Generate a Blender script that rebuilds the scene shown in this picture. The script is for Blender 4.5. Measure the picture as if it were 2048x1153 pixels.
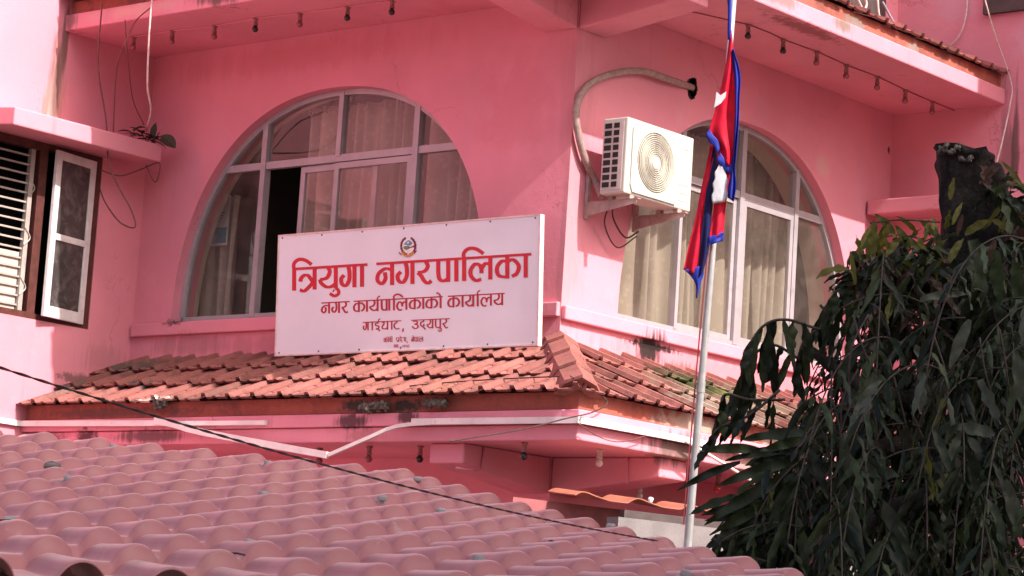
import bpy, math, random
from mathutils import Vector, Matrix
random.seed(7)
R = math.radians
for o in list(bpy.data.objects): bpy.data.objects.remove(o, do_unlink=True)
sc = bpy.context.scene
col = sc.collection

# ------------------------------------------------------------------ camera
F = 5299.5                                  # focal length in photo pixels (2048 wide)
YAW, PITCH, ROLL = 0.69886, 0.14753, 0.06412
fw = Vector((-math.sin(YAW)*math.cos(PITCH), math.cos(YAW)*math.cos(PITCH), math.sin(PITCH)))
_r = Vector((math.cos(YAW), math.sin(YAW), 0)); _u = _r.cross(fw)
rt = _r*math.cos(ROLL) + _u*math.sin(ROLL)
up = _u*math.cos(ROLL) - _r*math.sin(ROLL)
CAM = Vector((12.387, -15.327, 1.7))
cd = bpy.data.cameras.new('camera'); cam = bpy.data.objects.new('camera', cd); col.objects.link(cam)
cd.sensor_width = 36; cd.lens = F/2048*36; cd.clip_start = 0.1; cd.clip_end = 2000
cam.matrix_world = Matrix(((rt.x, up.x, -fw.x, CAM.x), (rt.y, up.y, -fw.y, CAM.y), (rt.z, up.z, -fw.z, CAM.z), (0, 0, 0, 1)))
sc.camera = cam

# ------------------------------------------------------------------ light
SUN = Vector((1, -0.088, 0.945)).normalized()
world = bpy.data.worlds.new("World"); sc.world = world; world.use_nodes = True
wn = world.node_tree; bg = wn.nodes['Background']
sky = wn.nodes.new('ShaderNodeTexSky'); sky.sky_type = 'NISHITA'; sky.sun_disc = False
sky.sun_elevation = math.asin(SUN.z); sky.sun_rotation = math.atan2(SUN.x, SUN.y)
sky.air_density = 1.0; sky.dust_density = 6.0; sky.ozone_density = 1.0
wn.links.new(sky.outputs[0], bg.inputs[0]); bg.inputs[1].default_value = 0.135
sd = bpy.data.lights.new('sun', 'SUN'); sd.energy = 4.2; sd.angle = R(0.6); sd.color = (1, 0.94, 0.86)
so = bpy.data.objects.new('sun', sd); col.objects.link(so)
so.rotation_euler = (-SUN).to_track_quat('-Z', 'Y').to_euler(); so.location = (20, -2, 30)
vs = sc.view_settings; vs.view_transform = 'Standard'; vs.look = 'None'; vs.gamma = 1; vs.exposure = 0.93

# ------------------------------------------------------------------ helpers
def ray(x, y): return fw + rt*((x-1024)/F) - up*((y-576.5)/F)
def onp(x, y, ax, val):
    d = ray(x, y); return CAM + d*((val-CAM[ax])/d[ax])
def X(x, y, v=0.): return onp(x, y, 0, v)
def Y(x, y, v=0.): return onp(x, y, 1, v)
def Z(x, y, v=0.): return onp(x, y, 2, v)
def bp(x, y, d): return CAM + ray(x, y)*d
def px(p):
    v = Vector(p)-CAM; z = v.dot(fw)
    return 1024+F*v.dot(rt)/z, 576.5-F*v.dot(up)/z

OFF = {}
def tag(o, label=None, cat=None, group=None, kind=None):
    if label: o['label'] = label
    if cat: o['category'] = cat
    if group: o['group'] = group
    if kind: o['kind'] = kind
    return o
def empty(name, loc, label, cat, group=None):
    o = bpy.data.objects.new(name, None); col.objects.link(o); o.location = loc
    o.empty_display_size = .2; OFF[o.name] = Vector(loc); return tag(o, label, cat, group)
class MB:
    def __init__(s): s.v = []; s.f = []
    def add(s, vs, fs):
        b = len(s.v); s.v += [Vector(p) for p in vs]; s.f += [tuple(i+b for i in f) for f in fs]
    def quad(s, a, b, c, d): s.add([a, b, c, d], [(0, 1, 2, 3)])
    def poly(s, pts): s.add(pts, [tuple(range(len(pts)))])
    def hexa(s, p):   # 8 corners: bottom 4 loop, top 4 loop
        s.add(p, [(3, 2, 1, 0), (4, 5, 6, 7), (0, 1, 5, 4), (1, 2, 6, 5), (2, 3, 7, 6), (3, 0, 4, 7)])
    def box(s, x0, y0, z0, x1, y1, z1):
        s.hexa([(x0, y0, z0), (x1, y0, z0), (x1, y1, z0), (x0, y1, z0), (x0, y0, z1), (x1, y0, z1), (x1, y1, z1), (x0, y1, z1)])
    def obox(s, c, a, b, d):   # centre + three half axes
        c = Vector(c); a = Vector(a); b = Vector(b); d = Vector(d)
        s.hexa([c-a-b-d, c+a-b-d, c+a+b-d, c-a+b-d, c-a-b+d, c+a-b+d, c+a+b+d, c-a+b+d])
    def bar(s, p, q, w, h, upv=(0, 0, 1)):
        p = Vector(p); q = Vector(q); t = (q-p); L = t.length; t.normalize()
        n = t.cross(Vector(upv)).normalized(); m = n.cross(t)
        s.obox((p+q)/2, t*(L/2), n*(w/2), m*(h/2))
    def prism(s, pts, ext):
        n = len(pts); ext = Vector(ext); a = [Vector(p) for p in pts]
        s.add(a+[p+ext for p in a], [tuple(range(n))[::-1], tuple(range(n, 2*n))]+[(i, (i+1) % n, n+(i+1) % n, n+i) for i in range(n)])
    def tube(s, pts, r, n=8, cap=True):
        pts = [Vector(p) for p in pts]; k = len(pts)
        rs = r if isinstance(r, (list, tuple)) else [r]*k
        b = len(s.v); ref = None
        for i, p in enumerate(pts):
            t = (pts[min(i+1, k-1)]-pts[max(i-1, 0)]).normalized()
            if ref is None: ref = t.orthogonal().normalized()
            ref = (ref - t*ref.dot(t)).normalized(); w = t.cross(ref)
            for j in range(n):
                a = 2*math.pi*j/n; s.v.append(p+(ref*math.cos(a)+w*math.sin(a))*rs[i])
        for i in range(k-1):
            for j in range(n):
                s.f.append((b+i*n+j, b+i*n+(j+1) % n, b+(i+1)*n+(j+1) % n, b+(i+1)*n+j))
        if cap: s.f.append(tuple(b+j for j in range(n))[::-1]); s.f.append(tuple(b+(k-1)*n+j for j in range(n)))
    def lathe(s, base, ax, prof, n=16):   # prof: (dist along axis, radius)
        base = Vector(base); ax = Vector(ax).normalized()
        s.tube_prof(base, ax, prof, n)
    def tube_prof(s, base, ax, prof, n):
        ref = ax.orthogonal().normalized(); w = ax.cross(ref); b = len(s.v); k = len(prof)
        for d, r in prof:
            for j in range(n):
                a = 2*math.pi*j/n; s.v.append(base+ax*d+(ref*math.cos(a)+w*math.sin(a))*r)
        for i in range(k-1):
            for j in range(n): s.f.append((b+i*n+j, b+i*n+(j+1) % n, b+(i+1)*n+(j+1) % n, b+(i+1)*n+j))
        s.f.append(tuple(b+j for j in range(n))[::-1]); s.f.append(tuple(b+(k-1)*n+j for j in range(n)))
    def grid(s, rows):
        b = len(s.v); m = len(rows[0])
        for r in rows: s.v += [Vector(p) for p in r]
        for i in range(len(rows)-1):
            for j in range(m-1): s.f.append((b+i*m+j, b+i*m+j+1, b+(i+1)*m+j+1, b+(i+1)*m+j))
    def build(s, name, mat, parent=None, smooth=False, bevel=0, solid=0, origin=None):
        if parent is not None: o0 = OFF[parent.name]
        else:
            if origin is None:
                lo = [min(v[i] for v in s.v) for i in range(3)]; hi = [max(v[i] for v in s.v) for i in range(3)]
                origin = ((lo[0]+hi[0])/2, (lo[1]+hi[1])/2, lo[2])
            o0 = Vector(origin)
        me = bpy.data.meshes.new(name); me.from_pydata([tuple(v-o0) for v in s.v], [], s.f); me.update()
        me.materials.append(mat)
        if smooth:
            for p in me.polygons: p.use_smooth = True
        o = bpy.data.objects.new(name, me); col.objects.link(o); OFF[o.name] = o0
        if parent is not None: o.parent = parent
        else: o.location = o0
        if solid:
            m = o.modifiers.new('solid', 'SOLIDIFY'); m.thickness = solid; m.offset = 0
        if bevel:
            m = o.modifiers.new('bevel', 'BEVEL'); m.width = bevel; m.segments = 2; m.limit_method = 'ANGLE'; m.angle_limit = R(40)
        return o
def lerp(a, b, t): return a+(b-a)*t
def smooth_line(pts, n=8):          # Catmull-Rom through any-dimensional points
    P = [Vector(p) for p in pts]
    if len(P) < 3: return P
    out = []
    for i in range(len(P)-1):
        p0 = P[i-1] if i else P[0]*2-P[1]; p1 = P[i]; p2 = P[i+1]; p3 = P[i+2] if i+2 < len(P) else P[-1]*2-P[-2]
        for k in range(n):
            t = k/n
            out.append(0.5*((2*p1)+(p2-p0)*t+(2*p0-5*p1+4*p2-p3)*t*t+(3*p1-p0-3*p2+p3)*t*t*t))
    out.append(P[-1]); return out

# ------------------------------------------------------------------ materials
class NT:
    def __init__(s, name):
        s.m = bpy.data.materials.new(name); s.m.use_nodes = True; s.t = s.m.node_tree
        s.t.nodes.clear(); s.out = s.t.nodes.new('ShaderNodeOutputMaterial')
        s.geo = s.n('ShaderNodeNewGeometry')
    def n(s, typ, **kw):
        nd = s.t.nodes.new(typ)
        for k, v in kw.items():
            if k.startswith('i_'):
                key = k[2:]; key = int(key) if key.isdigit() else key
                s.set(nd.inputs[key], v)
            else: setattr(nd, k, v)
        return nd
    def set(s, inp, v):
        if hasattr(v, 'is_linked') or isinstance(v, bpy.types.NodeSocket): s.t.links.new(v, inp)
        else: inp.default_value = v
    def math(s, op, a, b=0.0, clamp=False):
        nd = s.n('ShaderNodeMath', operation=op, use_clamp=clamp); s.set(nd.inputs[0], a); s.set(nd.inputs[1], b); return nd.outputs[0]
    def noise(s, scale, detail=4, rough=.55, vec=None, dist=0):
        nd = s.n('ShaderNodeTexNoise'); nd.inputs['Scale'].default_value = scale; nd.inputs['Detail'].default_value = detail
        nd.inputs['Roughness'].default_value = rough; nd.inputs['Distortion'].default_value = dist
        s.set(nd.inputs['Vector'], vec if vec is not None else s.geo.outputs['Position']); return nd.outputs[0]
    def stretch(s, sx, sy, sz):
        nd = s.n('ShaderNodeVectorMath', operation='MULTIPLY'); s.set(nd.inputs[0], s.geo.outputs['Position']); nd.inputs[1].default_value = (sx, sy, sz); return nd.outputs[0]
    def ramp(s, fac, a, b, lo=0., hi=1.):
        nd = s.n('ShaderNodeMapRange', clamp=True); s.set(nd.inputs[0], fac)
        for i, v in enumerate((a, b, lo, hi)): nd.inputs[i+1].default_value = v
        nd.interpolation_type = 'SMOOTHSTEP'; return nd.outputs[0]
    def mix(s, fac, a, b, blend='MIX'):
        nd = s.n('ShaderNodeMix', data_type='RGBA', blend_type=blend); s.set(nd.inputs[0], fac)
        s.set(nd.inputs[6], a if not isinstance(a, tuple) else (*a, 1)); s.set(nd.inputs[7], b if not isinstance(b, tuple) else (*b, 1)); return nd.outputs[2]
    def spot(s, c, r, amount=1., nscale=18, streak=False):
        v = s.n('ShaderNodeVectorMath', operation='SUBTRACT'); s.set(v.inputs[0], s.geo.outputs['Position']); v.inputs[1].default_value = c
        w = s.n('ShaderNodeVectorMath', operation='DIVIDE'); s.t.links.new(v.outputs[0], w.inputs[0]); w.inputs[1].default_value = r
        l = s.n('ShaderNodeVectorMath', operation='LENGTH'); s.t.links.new(w.outputs[0], l.inputs[0])
        nz = s.noise(nscale, 5, .65, s.stretch(1, 1, .12) if streak else None)
        d = s.math('ADD', l.outputs['Value'], s.math('MULTIPLY', s.math('SUBTRACT', nz, .52), 2.2))
        return s.ramp(d, 1.05, .35, 0., amount)
    def done(s, color, rough=.6, bump=None, bstr=.2, bdist=.01, spec=.5, metal=0., sheen=None, trans=None):
        b = s.n('ShaderNodeBsdfPrincipled'); s.set(b.inputs['Base Color'], color if not isinstance(color, tuple) else (*color, 1))
        s.set(b.inputs['Roughness'], rough); b.inputs['Specular IOR Level'].default_value = spec; s.set(b.inputs['Metallic'], metal)
        if bump is not None:
            bn = s.n('ShaderNodeBump'); bn.inputs['Strength'].default_value = bstr; bn.inputs['Distance'].default_value = bdist
            s.set(bn.inputs['Height'], bump); s.t.links.new(bn.outputs[0], b.inputs['Normal'])
        if trans:
            tl = s.n('ShaderNodeBsdfTranslucent'); s.set(tl.inputs[0], color if not isinstance(color, tuple) else (*color, 1))
            mx = s.n('ShaderNodeMixShader'); mx.inputs[0].default_value = trans
            s.t.links.new(b.outputs[0], mx.inputs[1]); s.t.links.new(tl.outputs[0], mx.inputs[2]); s.t.links.new(mx.outputs[0], s.out.inputs[0])
        else: s.t.links.new(b.outputs[0], s.out.inputs[0])
        return s.m
def simple(name, c, rough=.6, var=.15, scale=9, spec=.4, metal=0., bump=0., dirt=0.):
    n = NT(name); f = n.noise(scale, 5)
    k = n.ramp(f, .3, .7); cl = n.mix(k, tuple(x*(1-var) for x in c), tuple(min(1, x*(1+var)) for x in c))
    if dirt: cl = n.mix(n.ramp(n.noise(scale*2.7, 6, .7), .52, .75, 0, dirt), cl, tuple(x*.35 for x in c))
    return n.done(cl, rough, n.noise(scale*9, 4) if bump else None, bump, .01, spec, metal)

PINK = (.72, .258, .325)
def pink_paint(name, base=PINK, spots=(), streaks=.10, rough=.7):
    n = NT(name)
    a = n.noise(.8, 4); c = n.mix(n.ramp(a, .35, .68), tuple(x*.90 for x in base), tuple(min(1, x*1.06) for x in base))
    b = n.noise(3.5, 6, .62, n.stretch(1, 1, .3)); c = n.mix(n.ramp(b, .52, .75, 0, .45), c, (base[0]*.86, base[1]*1.04, base[2]*1.14))
    b2 = n.noise(1.9, 8, .7, None, 1.2); c = n.mix(n.ramp(b2, .58, .66, 0, .22), c, (base[0]*1.04, base[1]*1.2, base[2]*1.2))
    st = n.noise(9, 5, .6, n.stretch(1, 1, .07)); c = n.mix(n.ramp(st, .60, .80, 0, streaks*2.2), c, (.36, .10, .11))
    p = n.noise(26, 3, .5); c = n.mix(n.ramp(p, .71, .80, 0, .35), c, (base[0]*.82, base[1]*.8, base[2]*.8))
    vo = n.n('ShaderNodeTexVoronoi', feature='DISTANCE_TO_EDGE'); vo.inputs['Scale'].default_value = .55
    wv = n.n('ShaderNodeVectorMath', operation='MULTIPLY_ADD'); nzc = n.n('ShaderNodeTexNoise'); nzc.inputs['Scale'].default_value = 2.4; nzc.inputs['Detail'].default_value = 7; nzc.inputs['Roughness'].default_value = .65; n.set(nzc.inputs['Vector'], n.geo.outputs['Position'])
    n.set(wv.inputs[0], nzc.outputs['Color']); wv.inputs[1].default_value = (.9, .9, .9); n.set(wv.inputs[2], n.geo.outputs['Position']); n.set(vo.inputs['Vector'], wv.outputs[0])
    crack = n.math('MULTIPLY', n.ramp(vo.outputs['Distance'], .006, .0015), n.ramp(n.noise(.7, 3), .48, .62, 0, .55)); c = n.mix(crack, c, (base[0]*.5, base[1]*.4, base[2]*.4))
    for cen, rad, colr, am, ns, sk in spots: c = n.mix(n.spot(cen, rad, am, ns, sk), c, colr)
    bm = n.math('ADD', n.noise(7, 5, .6), n.math('MULTIPLY', n.noise(70, 3), .22))
    return n.done(c, rough, bm, .22, .02, .25)
DARK = (.016, .011, .010); MUD = (.10, .06, .05); PALE = (.62, .36, .33)
M = {}
M['wall'] = pink_paint('pink wall paint', spots=[
    ((0.0, 2.95, 4.03), (.3, .5, .05), MUD, .8, 22, False),
    ((-4.745, -1.03, 6.75), (.3, .05, .35), MUD, .8, 16, True), ((-4.745, -1.06, 6.35), (.3, .09, .5), (.45, .22, .2), .8, 14, True),
    ((-4.745, -1.12, 6.2), (.3, .08, .25), PALE, .8, 15, True), ((-4.745, -1.09, 6.45), (.3, .075, .55), (.20, .11, .10), 1., 12, True), ((-4.745, -1.17, 6.25), (.3, .05, .25), (.34, .19, .17), .9, 20, True),
    ((-2.6, 0, 4.32), (1.6, .3, .10), (.42, .13, .16), .5, 9, True), ((0, 2.2, 4.3), (.3, 2.2, .10), (.45, .15, .17), .45, 10, True), ((-3.0, 0, 6.75), (1.7, .3, .16), (.58, .17, .21), .5, 7, True), ((-.02, 0, 6.0), (.10, .3, .8), (.50, .19, .22), .5, 8, True), ((-.02, 0, 5.0), (.05, .3, .8), (.45, .2, .22), .5, 12, True),
    ((-4.745, -0.3, 4.2), (.3, .3, .16), (.40, .16, .18), .45, 22, True), ((-4.745, -.55, 4.0), (.3, .3, .06), MUD, .7, 20, False),
    ((-4.0, 0.0, 4.35), (.5, .3, .12), (.34, .14, .15), .5, 14, True), ((-4.2, 0, 4.55), (.14, .3, .04), DARK, .8, 25, False),
    ((1.15, 4.55, 6.2), (.12, .3, .8), (.30, .13, .15), .85, 11, True), ((1.24, 4.55, 6.5), (.04, .3, .7), MUD, .8, 14, True),
    ((-.55, 0, 6.1), (.45, .3, .45), (.62, .16, .2), .35, 5, False), ((-.1, 0, 6.35), (.06, .3, .5), (.6, .22, .25), .5, 9, True),
    ((0, 3.45, 6.25), (.3, .12, .12), PALE, .6, 12, False), ((0, 4.5, 6.6), (.3, .025, .05), DARK, .9, 9, False),
    ((1.6, 4.55, 7.6), (.5, .3, .35), (.62, .36, .46), .6, 5, False), ((2.2, 4.55, 7.2), (.3, .3, .5), (.64, .38, .48), .6, 5, False),
    ((.6, 4.55, 8.0), (.3, .3, .4), (.6, .34, .44), .5, 6, False),
    ((0.0, 1.17, 4.37), (.3, .42, .035), DARK, .97, 22, False),
    ((0.0, 1.12, 4.33), (.3, .20, .17), DARK, .97, 34, True), ((0.0, 1.55, 4.22), (.3, .35, .09), MUD, .7, 22, True),
    ((0.0, 1.3, 4.16), (.3, .55, .05), DARK, .95, 22, False)])
M['slab'] = pink_paint('pink slab paint', (.72, .262, .33), streaks=.22, spots=[
    ((-3.2, -1.1, 3.44), (.5, .3, .06), (.12, .06, .06), .85, 16, True), ((-3.95, -1.1, 3.42), (.16, .3, .12), DARK, .85, 20, False),
    ((-4.5, -1.1, 3.45), (.4, .3, .05), (.2, .08, .08), .7, 20, False), ((-1.0, -1.12, 3.53), (.22, .3, .07), DARK, .85, 20, True),
    ((-.45, -1.12, 3.55), (.14, .3, .06), DARK, .85, 20, True), ((-.9, -1.12, 3.42), (.2, .3, .07), (.4, .14, .15), .6, 20, True),
    ((1.12, .1, 3.43), (.3, .42, .13), (.16, .10, .09), .95, 18, True), ((1.12, 1.3, 3.42), (.3, .8, .14), (.33, .22, .2), .9, 16, True),
    ((-2.85, -1.06, 7.0), (.42, .3, .09), (.10, .06, .05), .85, 15, True), ((-2.1, -1.06, 7.02), (.4, .3, .07), (.2, .1, .1), .8, 17, True),
    ((-4.68, -1.05, 7.0), (.08, .3, .1), (.2, .1, .1), .8, 18, True), ((-3.9, -1.06, 7.0), (.6, .3, .06), PALE, .6, 12, True),
    ((1.13, 1.0, 7.02), (.3, .35, .07), (.25, .14, .13), .8, 14, True), ((1.13, 1.95, 7.02), (.3, .16, .06), (.18, .14, .12), .9, 20, True),
    ((1.0, 1.6, 6.92), (.12, .6, .03), (.2, .05, .05), .7, 18, False),
    ((-1.2, .5, 6.92), (.8, .8, .05), (.6, .14, .16), .4, 5, False)])
def tile_mat(name, base, lichen, moss=()):
    n = NT(name)
    vor = n.n('ShaderNodeTexVoronoi'); vor.inputs['Scale'].default_value = 2.6; n.set(vor.inputs['Vector'], n.geo.outputs['Position'])
    sx = n.n('ShaderNodeSeparateColor'); n.t.links.new(vor.outputs['Color'], sx.inputs[0])
    c = n.mix(n.geo.outputs['Random Per Island'], tuple(x*.72 for x in base), tuple(x*1.22 for x in base)); c = n.mix(.25, c, n.mix(sx.outputs[0], tuple(x*.7 for x in base), tuple(x*1.2 for x in base)))
    c = n.mix(n.ramp(n.noise(5, 6, .65), .5, .72, 0, .6), c, (base[0]*.55, base[1]*.62, base[2]*.75))
    c = n.mix(n.ramp(n.noise(34, 4, .6), .56, .72, 0, .45), c, (base[0]*1.05, base[1]*1.5, base[2]*1.6))
    c = n.mix(n.ramp(n.noise(1.5, 8, .72, None, .8), .50, .62, 0, .6), c, (.13, .06, .05)); c = n.mix(n.ramp(n.noise(4.5, 7, .7), .60, .72, 0, .6), c, (.09, .06, .05))
    for cen, rad, colr, am, ns in lichen: c = n.mix(n.spot(cen, rad, am, ns), c, colr)
    return n.done(c, .85, n.math('ADD', n.noise(22, 5), n.math('MULTIPLY', n.noise(110, 3), .4)), .5, .012, .2)
GREY = (.2,.15,.12); MOSS = (.085, .088, .04)
M['tile'] = tile_mat('terracotta roof tile', (.285, .105, .093), [((-2.2, -1.15, 3.70), (3.2, .22, .05), (.12, .05, .045), .75, 11), ((-.6, -.75, 3.85), (1.2, .2, .1), (.22, .08, .07), .6, 7),
    
    ((.65, .85, 3.9), (.5, .75, .3), (.26, .18, .14), 1.0, 5), ((.9, .75, 3.75), (.4, .75, .2), (.32, .24, .2), 1.0, 9),
    ((.55, 1.7, 3.95), (.5, .8, .3), (.24, .17, .13), 1.0, 8), ((.22, 1.15, 4.08), (.35, .7, .12), (.06, .045, .035), .95, 14),
    ((.45, 1.1, 4.0), (.3, .45, .2), MOSS, .95, 11), ((.3, .9, 4.08), (.2, .2, .1), MOSS, .9, 15), ((.6, 1.4, 3.9), (.2, .2, .2), (.16, .22, .03), .9, 18),
    ((-4.35, -.25, 4.1), (.5, .25, .15), (.09, .07, .06), .9, 13), ((-4.6, -.8, 3.85), (.2, .4, .2), (.12, .09, .08), .8, 14),
    ((-3.75, -.75, 3.87), (.22, .12, .1), (.10, .08, .08), .95, 20), ((-4.3, -1.1, 3.65), (.6, .2, .06), (.25, .12, .1), .7, 14),
    ((-3.1, -1.15, 3.68), (.25, .2, .08), (.6, .5, .45), .9, 16), ((-.2, -1.0, 3.75), (.3, .25, .1), (.26, .11, .08), .7, 12),
    ((-1.0, -1.1, 3.68), (.22, .15, .06), (.05, .045, .04), .95, 16), ((-.5, -1.1, 3.68), (.16, .15, .06), (.05, .045, .04), .95, 16),
    ((1.1, 1.5, 7.15), (.2, .3, .06), (.14, .12, .10), .9, 22), ((1.1, 2.75, 7.12), (.2, .13, .05), (.25, .2, .18), .8, 20), ((1.1, 3.6, 7.1), (.2, .1, .05), (.2, .17, .16), .8, 20)])
M['band'] = tile_mat('terracotta eave band', (.43, .12, .09), [((-3.6, -1.1, 3.64), (1., .3, .05), (.14, .07, .06), .8, 12), ((1.1, .25, 3.63), (.3, .5, .1), (.4, .29, .24), .97, 12),
    ((1.1, 1.7, 3.63), (.3, .8, .1), (.36, .27, .23), .97, 12), ((-1.0, -1.1, 3.64), (.22, .3, .06), (.05, .045, .04), .95, 16), ((-.5, -1.1, 3.64), (.2, .3, .06), (.05, .045, .04), .95, 16),
    ((1.1, 1.2, 7.12), (.3, .4, .06), (.16, .10, .09), .9, 16), ((1.1, 2.2, 7.1), (.3, .18, .06), (.2, .17, .15), .9, 20), ((1.1, 3.1, 7.1), (.3, .12, .06), (.24, .2, .18), .9, 20)])
def sheet_mat():
    n = NT('pink plastic roof sheet'); base = (.72, .405, .38)
    c = n.mix(n.ramp(n.noise(1.7, 5, .6), .35, .68), tuple(x*.88 for x in base), tuple(x*1.08 for x in base))
    c = n.mix(n.ramp(n.noise(14, 6, .65), .45, .75, 0, .35), c, (.46, .30, .29))
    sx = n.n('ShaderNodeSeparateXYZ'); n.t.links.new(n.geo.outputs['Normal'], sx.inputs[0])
    dust_shading = n.math('MULTIPLY', n.ramp(sx.outputs[2], .72, .985), n.ramp(n.noise(3, 6, .65), .25, .6, .55, 1.))   # shading painted by slope: darker risers and flanks, dusty pale level faces
    c = n.mix(dust_shading, (.40, .155, .165), c); c = n.mix(n.ramp(n.noise(2.4, 8, .68, None, .6), .52, .70, 0, .38), c, (.40, .20, .18)); c = n.mix(n.ramp(n.noise(11, 7, .7), .60, .72, 0, .45), c, (.62, .45, .42)); c = n.mix(n.ramp(n.noise(60, 4, .6), .64, .76, 0, .4), c, (.36, .19, .18))
    return n.done(c, n.ramp(n.noise(6, 4), .3, .7, .42, .62), n.noise(9, 5), .10, .01, .4)
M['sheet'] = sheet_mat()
M['alum'] = simple('aluminium window frame', (.36, .325, .35), .45, .08, 4, .5, .15, dirt=.3)
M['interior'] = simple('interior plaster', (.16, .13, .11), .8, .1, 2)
def glass_mat(name, tint, ior=1.5):
    n = NT(name); tr = n.n('ShaderNodeBsdfTransparent'); tr.inputs[0].default_value = (*tint, 1)
    gl = n.n('ShaderNodeBsdfGlossy'); gl.inputs['Roughness'].default_value = .015; gl.inputs[0].default_value = (.9, .9, .9, 1)
    bn = n.n('ShaderNodeBump'); bn.inputs['Strength'].default_value = .02; bn.inputs['Distance'].default_value = .05; n.set(bn.inputs['Height'], n.noise(1.6, 2)); n.t.links.new(bn.outputs[0], gl.inputs['Normal'])
    lw = n.n('ShaderNodeLayerWeight'); lw.inputs[0].default_value = .5
    sch = n.math('ADD', n.math('MULTIPLY', n.math('POWER', lw.outputs['Facing'], 5.0), .92), .055)
    df = n.n('ShaderNodeBsdfDiffuse'); df.inputs[0].default_value = (.35, .28, .25, 1)
    mx = n.n('ShaderNodeMixShader'); n.set(mx.inputs[0], sch); n.t.links.new(tr.outputs[0], mx.inputs[1]); n.t.links.new(gl.outputs[0], mx.inputs[2])
    m2 = n.n('ShaderNodeMixShader'); n.set(m2.inputs[0], n.ramp(n.noise(5, 5), .3, .8, .07, .20)); n.t.links.new(mx.outputs[0], m2.inputs[1]); n.t.links.new(df.outputs[0], m2.inputs[2])
    n.t.links.new(m2.outputs[0], n.out.inputs[0]); return n.m
M['glass'] = glass_mat('window glass', (.90, .86, .83))
def curtain_mat(name, base):
    n = NT(name)
    vor = n.n('ShaderNodeTexVoronoi'); vor.inputs['Scale'].default_value = 15; n.set(vor.inputs['Vector'], n.geo.outputs['Position'])
    c = n.mix(n.ramp(vor.outputs['Distance'], .30, .24), tuple(x*.95 for x in base), tuple(min(1, x*1.10) for x in base))
    c = n.mix(n.ramp(n.noise(6, 4), .4, .7, 0, .4), c, tuple(x*.8 for x in base))
    return n.done(c, .8, n.noise(250, 2), .2, .003, .3)
M['curtain'] = curtain_mat('cream curtain cloth', (.33, .30, .25))
M['curtain2'] = curtain_mat('brown curtain cloth', (.52, .42, .38))
M['brownwood'] = simple('brown painted wood', (.085, .024, .02), .55, .25, 12, .4)
M['whitewood'] = simple('white painted wood', (.66, .60, .62), .55, .1, 7, .4, dirt=.35)
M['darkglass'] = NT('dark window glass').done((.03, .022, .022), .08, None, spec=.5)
n = NT('dusty window glass'); M['dustyglass'] = n.done(n.mix(n.ramp(n.noise(7, 5, .65, None, 1.), .4, .75), (.055, .045, .046), (.14, .115, .115)), .12, None, spec=.5)
M['grille'] = simple('pale painted grille', (.36, .31, .29), .5, .1, 8, .4, dirt=.3)
M['sign'] = simple('white sign board', (.70, .72, .80), .45, .03, 2.2, .4)
M['signframe'] = simple('sign edge trim', (.68, .52, .5), .5, .15, 16, .4)
M['red'] = simple('red sign paint', (.52, .012, .03), .5, .08, 12)
M['redark'] = simple('dark red sign paint', (.40, .012, .03), .5, .08, 12)
M['maroon'] = simple('maroon emblem paint', (.14, .015, .03), .5)
M['gold'] = simple('gold emblem paint', (.5, .22, .03), .5)
M['teal'] = simple('blue emblem paint', (.10, .30, .40), .5)
M['white'] = simple('white emblem paint', (.8, .8, .84), .5)
M['acwhite'] = simple('cream painted steel', (.46, .445, .405), .45, .05, 5, .4, dirt=.12)
M['acgrille'] = simple('beige fan grille', (.44, .41, .355), .5, .08, 14, .4, dirt=.3)
M['acside'] = simple('grey coil guard', (.50, .42, .41), .55, .1, 14, .4, dirt=.3)
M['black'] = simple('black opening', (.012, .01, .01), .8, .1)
M['acdark'] = simple('dark fan recess', (.20, .18, .145), .8, .2)
M['bracket'] = simple('painted steel bracket', (.40, .28, .26), .6, .12, 14, .3, dirt=.6)
M['pipe'] = simple('pipe insulation wrap', (.31, .21, .195), .75, .2, 25, .2, bump=.3)
M['pvc'] = simple('white plastic conduit', (.72, .64, .64), .45, .08, 5, .4, dirt=.25)
M['cable'] = simple('dark cable', (.05, .025, .025), .6, .3, 30)
M['brownwire'] = simple('brown wire', (.16, .05, .05), .6, .2, 30)
M['palewire'] = simple('pale wire', (.62, .48, .46), .6, .15, 30)
M['bulb'] = NT('dull bulb glass').done((.30, .08, .09), .12, None, spec=.6)
M['bulbblack'] = NT('black bulb glass').done((.02, .012, .014), .12, None, spec=.6)
M['bulbred'] = NT('red bulb glass').done((.65, .03, .05), .12, None, spec=.6)
M['bulbclear'] = NT('pale bulb glass').done((.5, .42, .42), .12, None, spec=.6)
M['socket'] = simple('bulb socket', (.30, .12, .12), .6, .3, 40)
M['socketpale'] = simple('pale bulb socket', (.5, .4, .38), .6, .2, 40)
M['pole'] = simple('galvanised pole', (.50, .48, .49), .38, .1, 18, .5, .5)
def cloth(name, c):
    n = NT(name); k = n.mix(n.ramp(n.noise(16, 5), .35, .7), tuple(x*.85 for x in c), tuple(min(1, x*1.1) for x in c))
    return n.done(k, .55, n.noise(260, 2), .25, .002, .3, trans=.3)
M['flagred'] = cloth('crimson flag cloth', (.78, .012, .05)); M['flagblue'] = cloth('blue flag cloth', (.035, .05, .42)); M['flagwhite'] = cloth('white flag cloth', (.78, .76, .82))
M['flagshade'] = cloth('shaded blue flag cloth', (.012, .016, .10))  # darker copy of the flag blue, shade painted into the fold
def leaf_mat(name, c1, c2, tr=.25):
    n = NT(name); k = n.mix(n.math('POWER', n.geo.outputs['Random Per Island'], 1.6), c1, c2); k = n.mix(n.ramp(n.noise(60, 4), .45, .7, 0, .4), k, tuple(x*.6 for x in c1)); return n.done(k, .48, n.noise(40, 3), .25, .004, .3, trans=tr)
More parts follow.
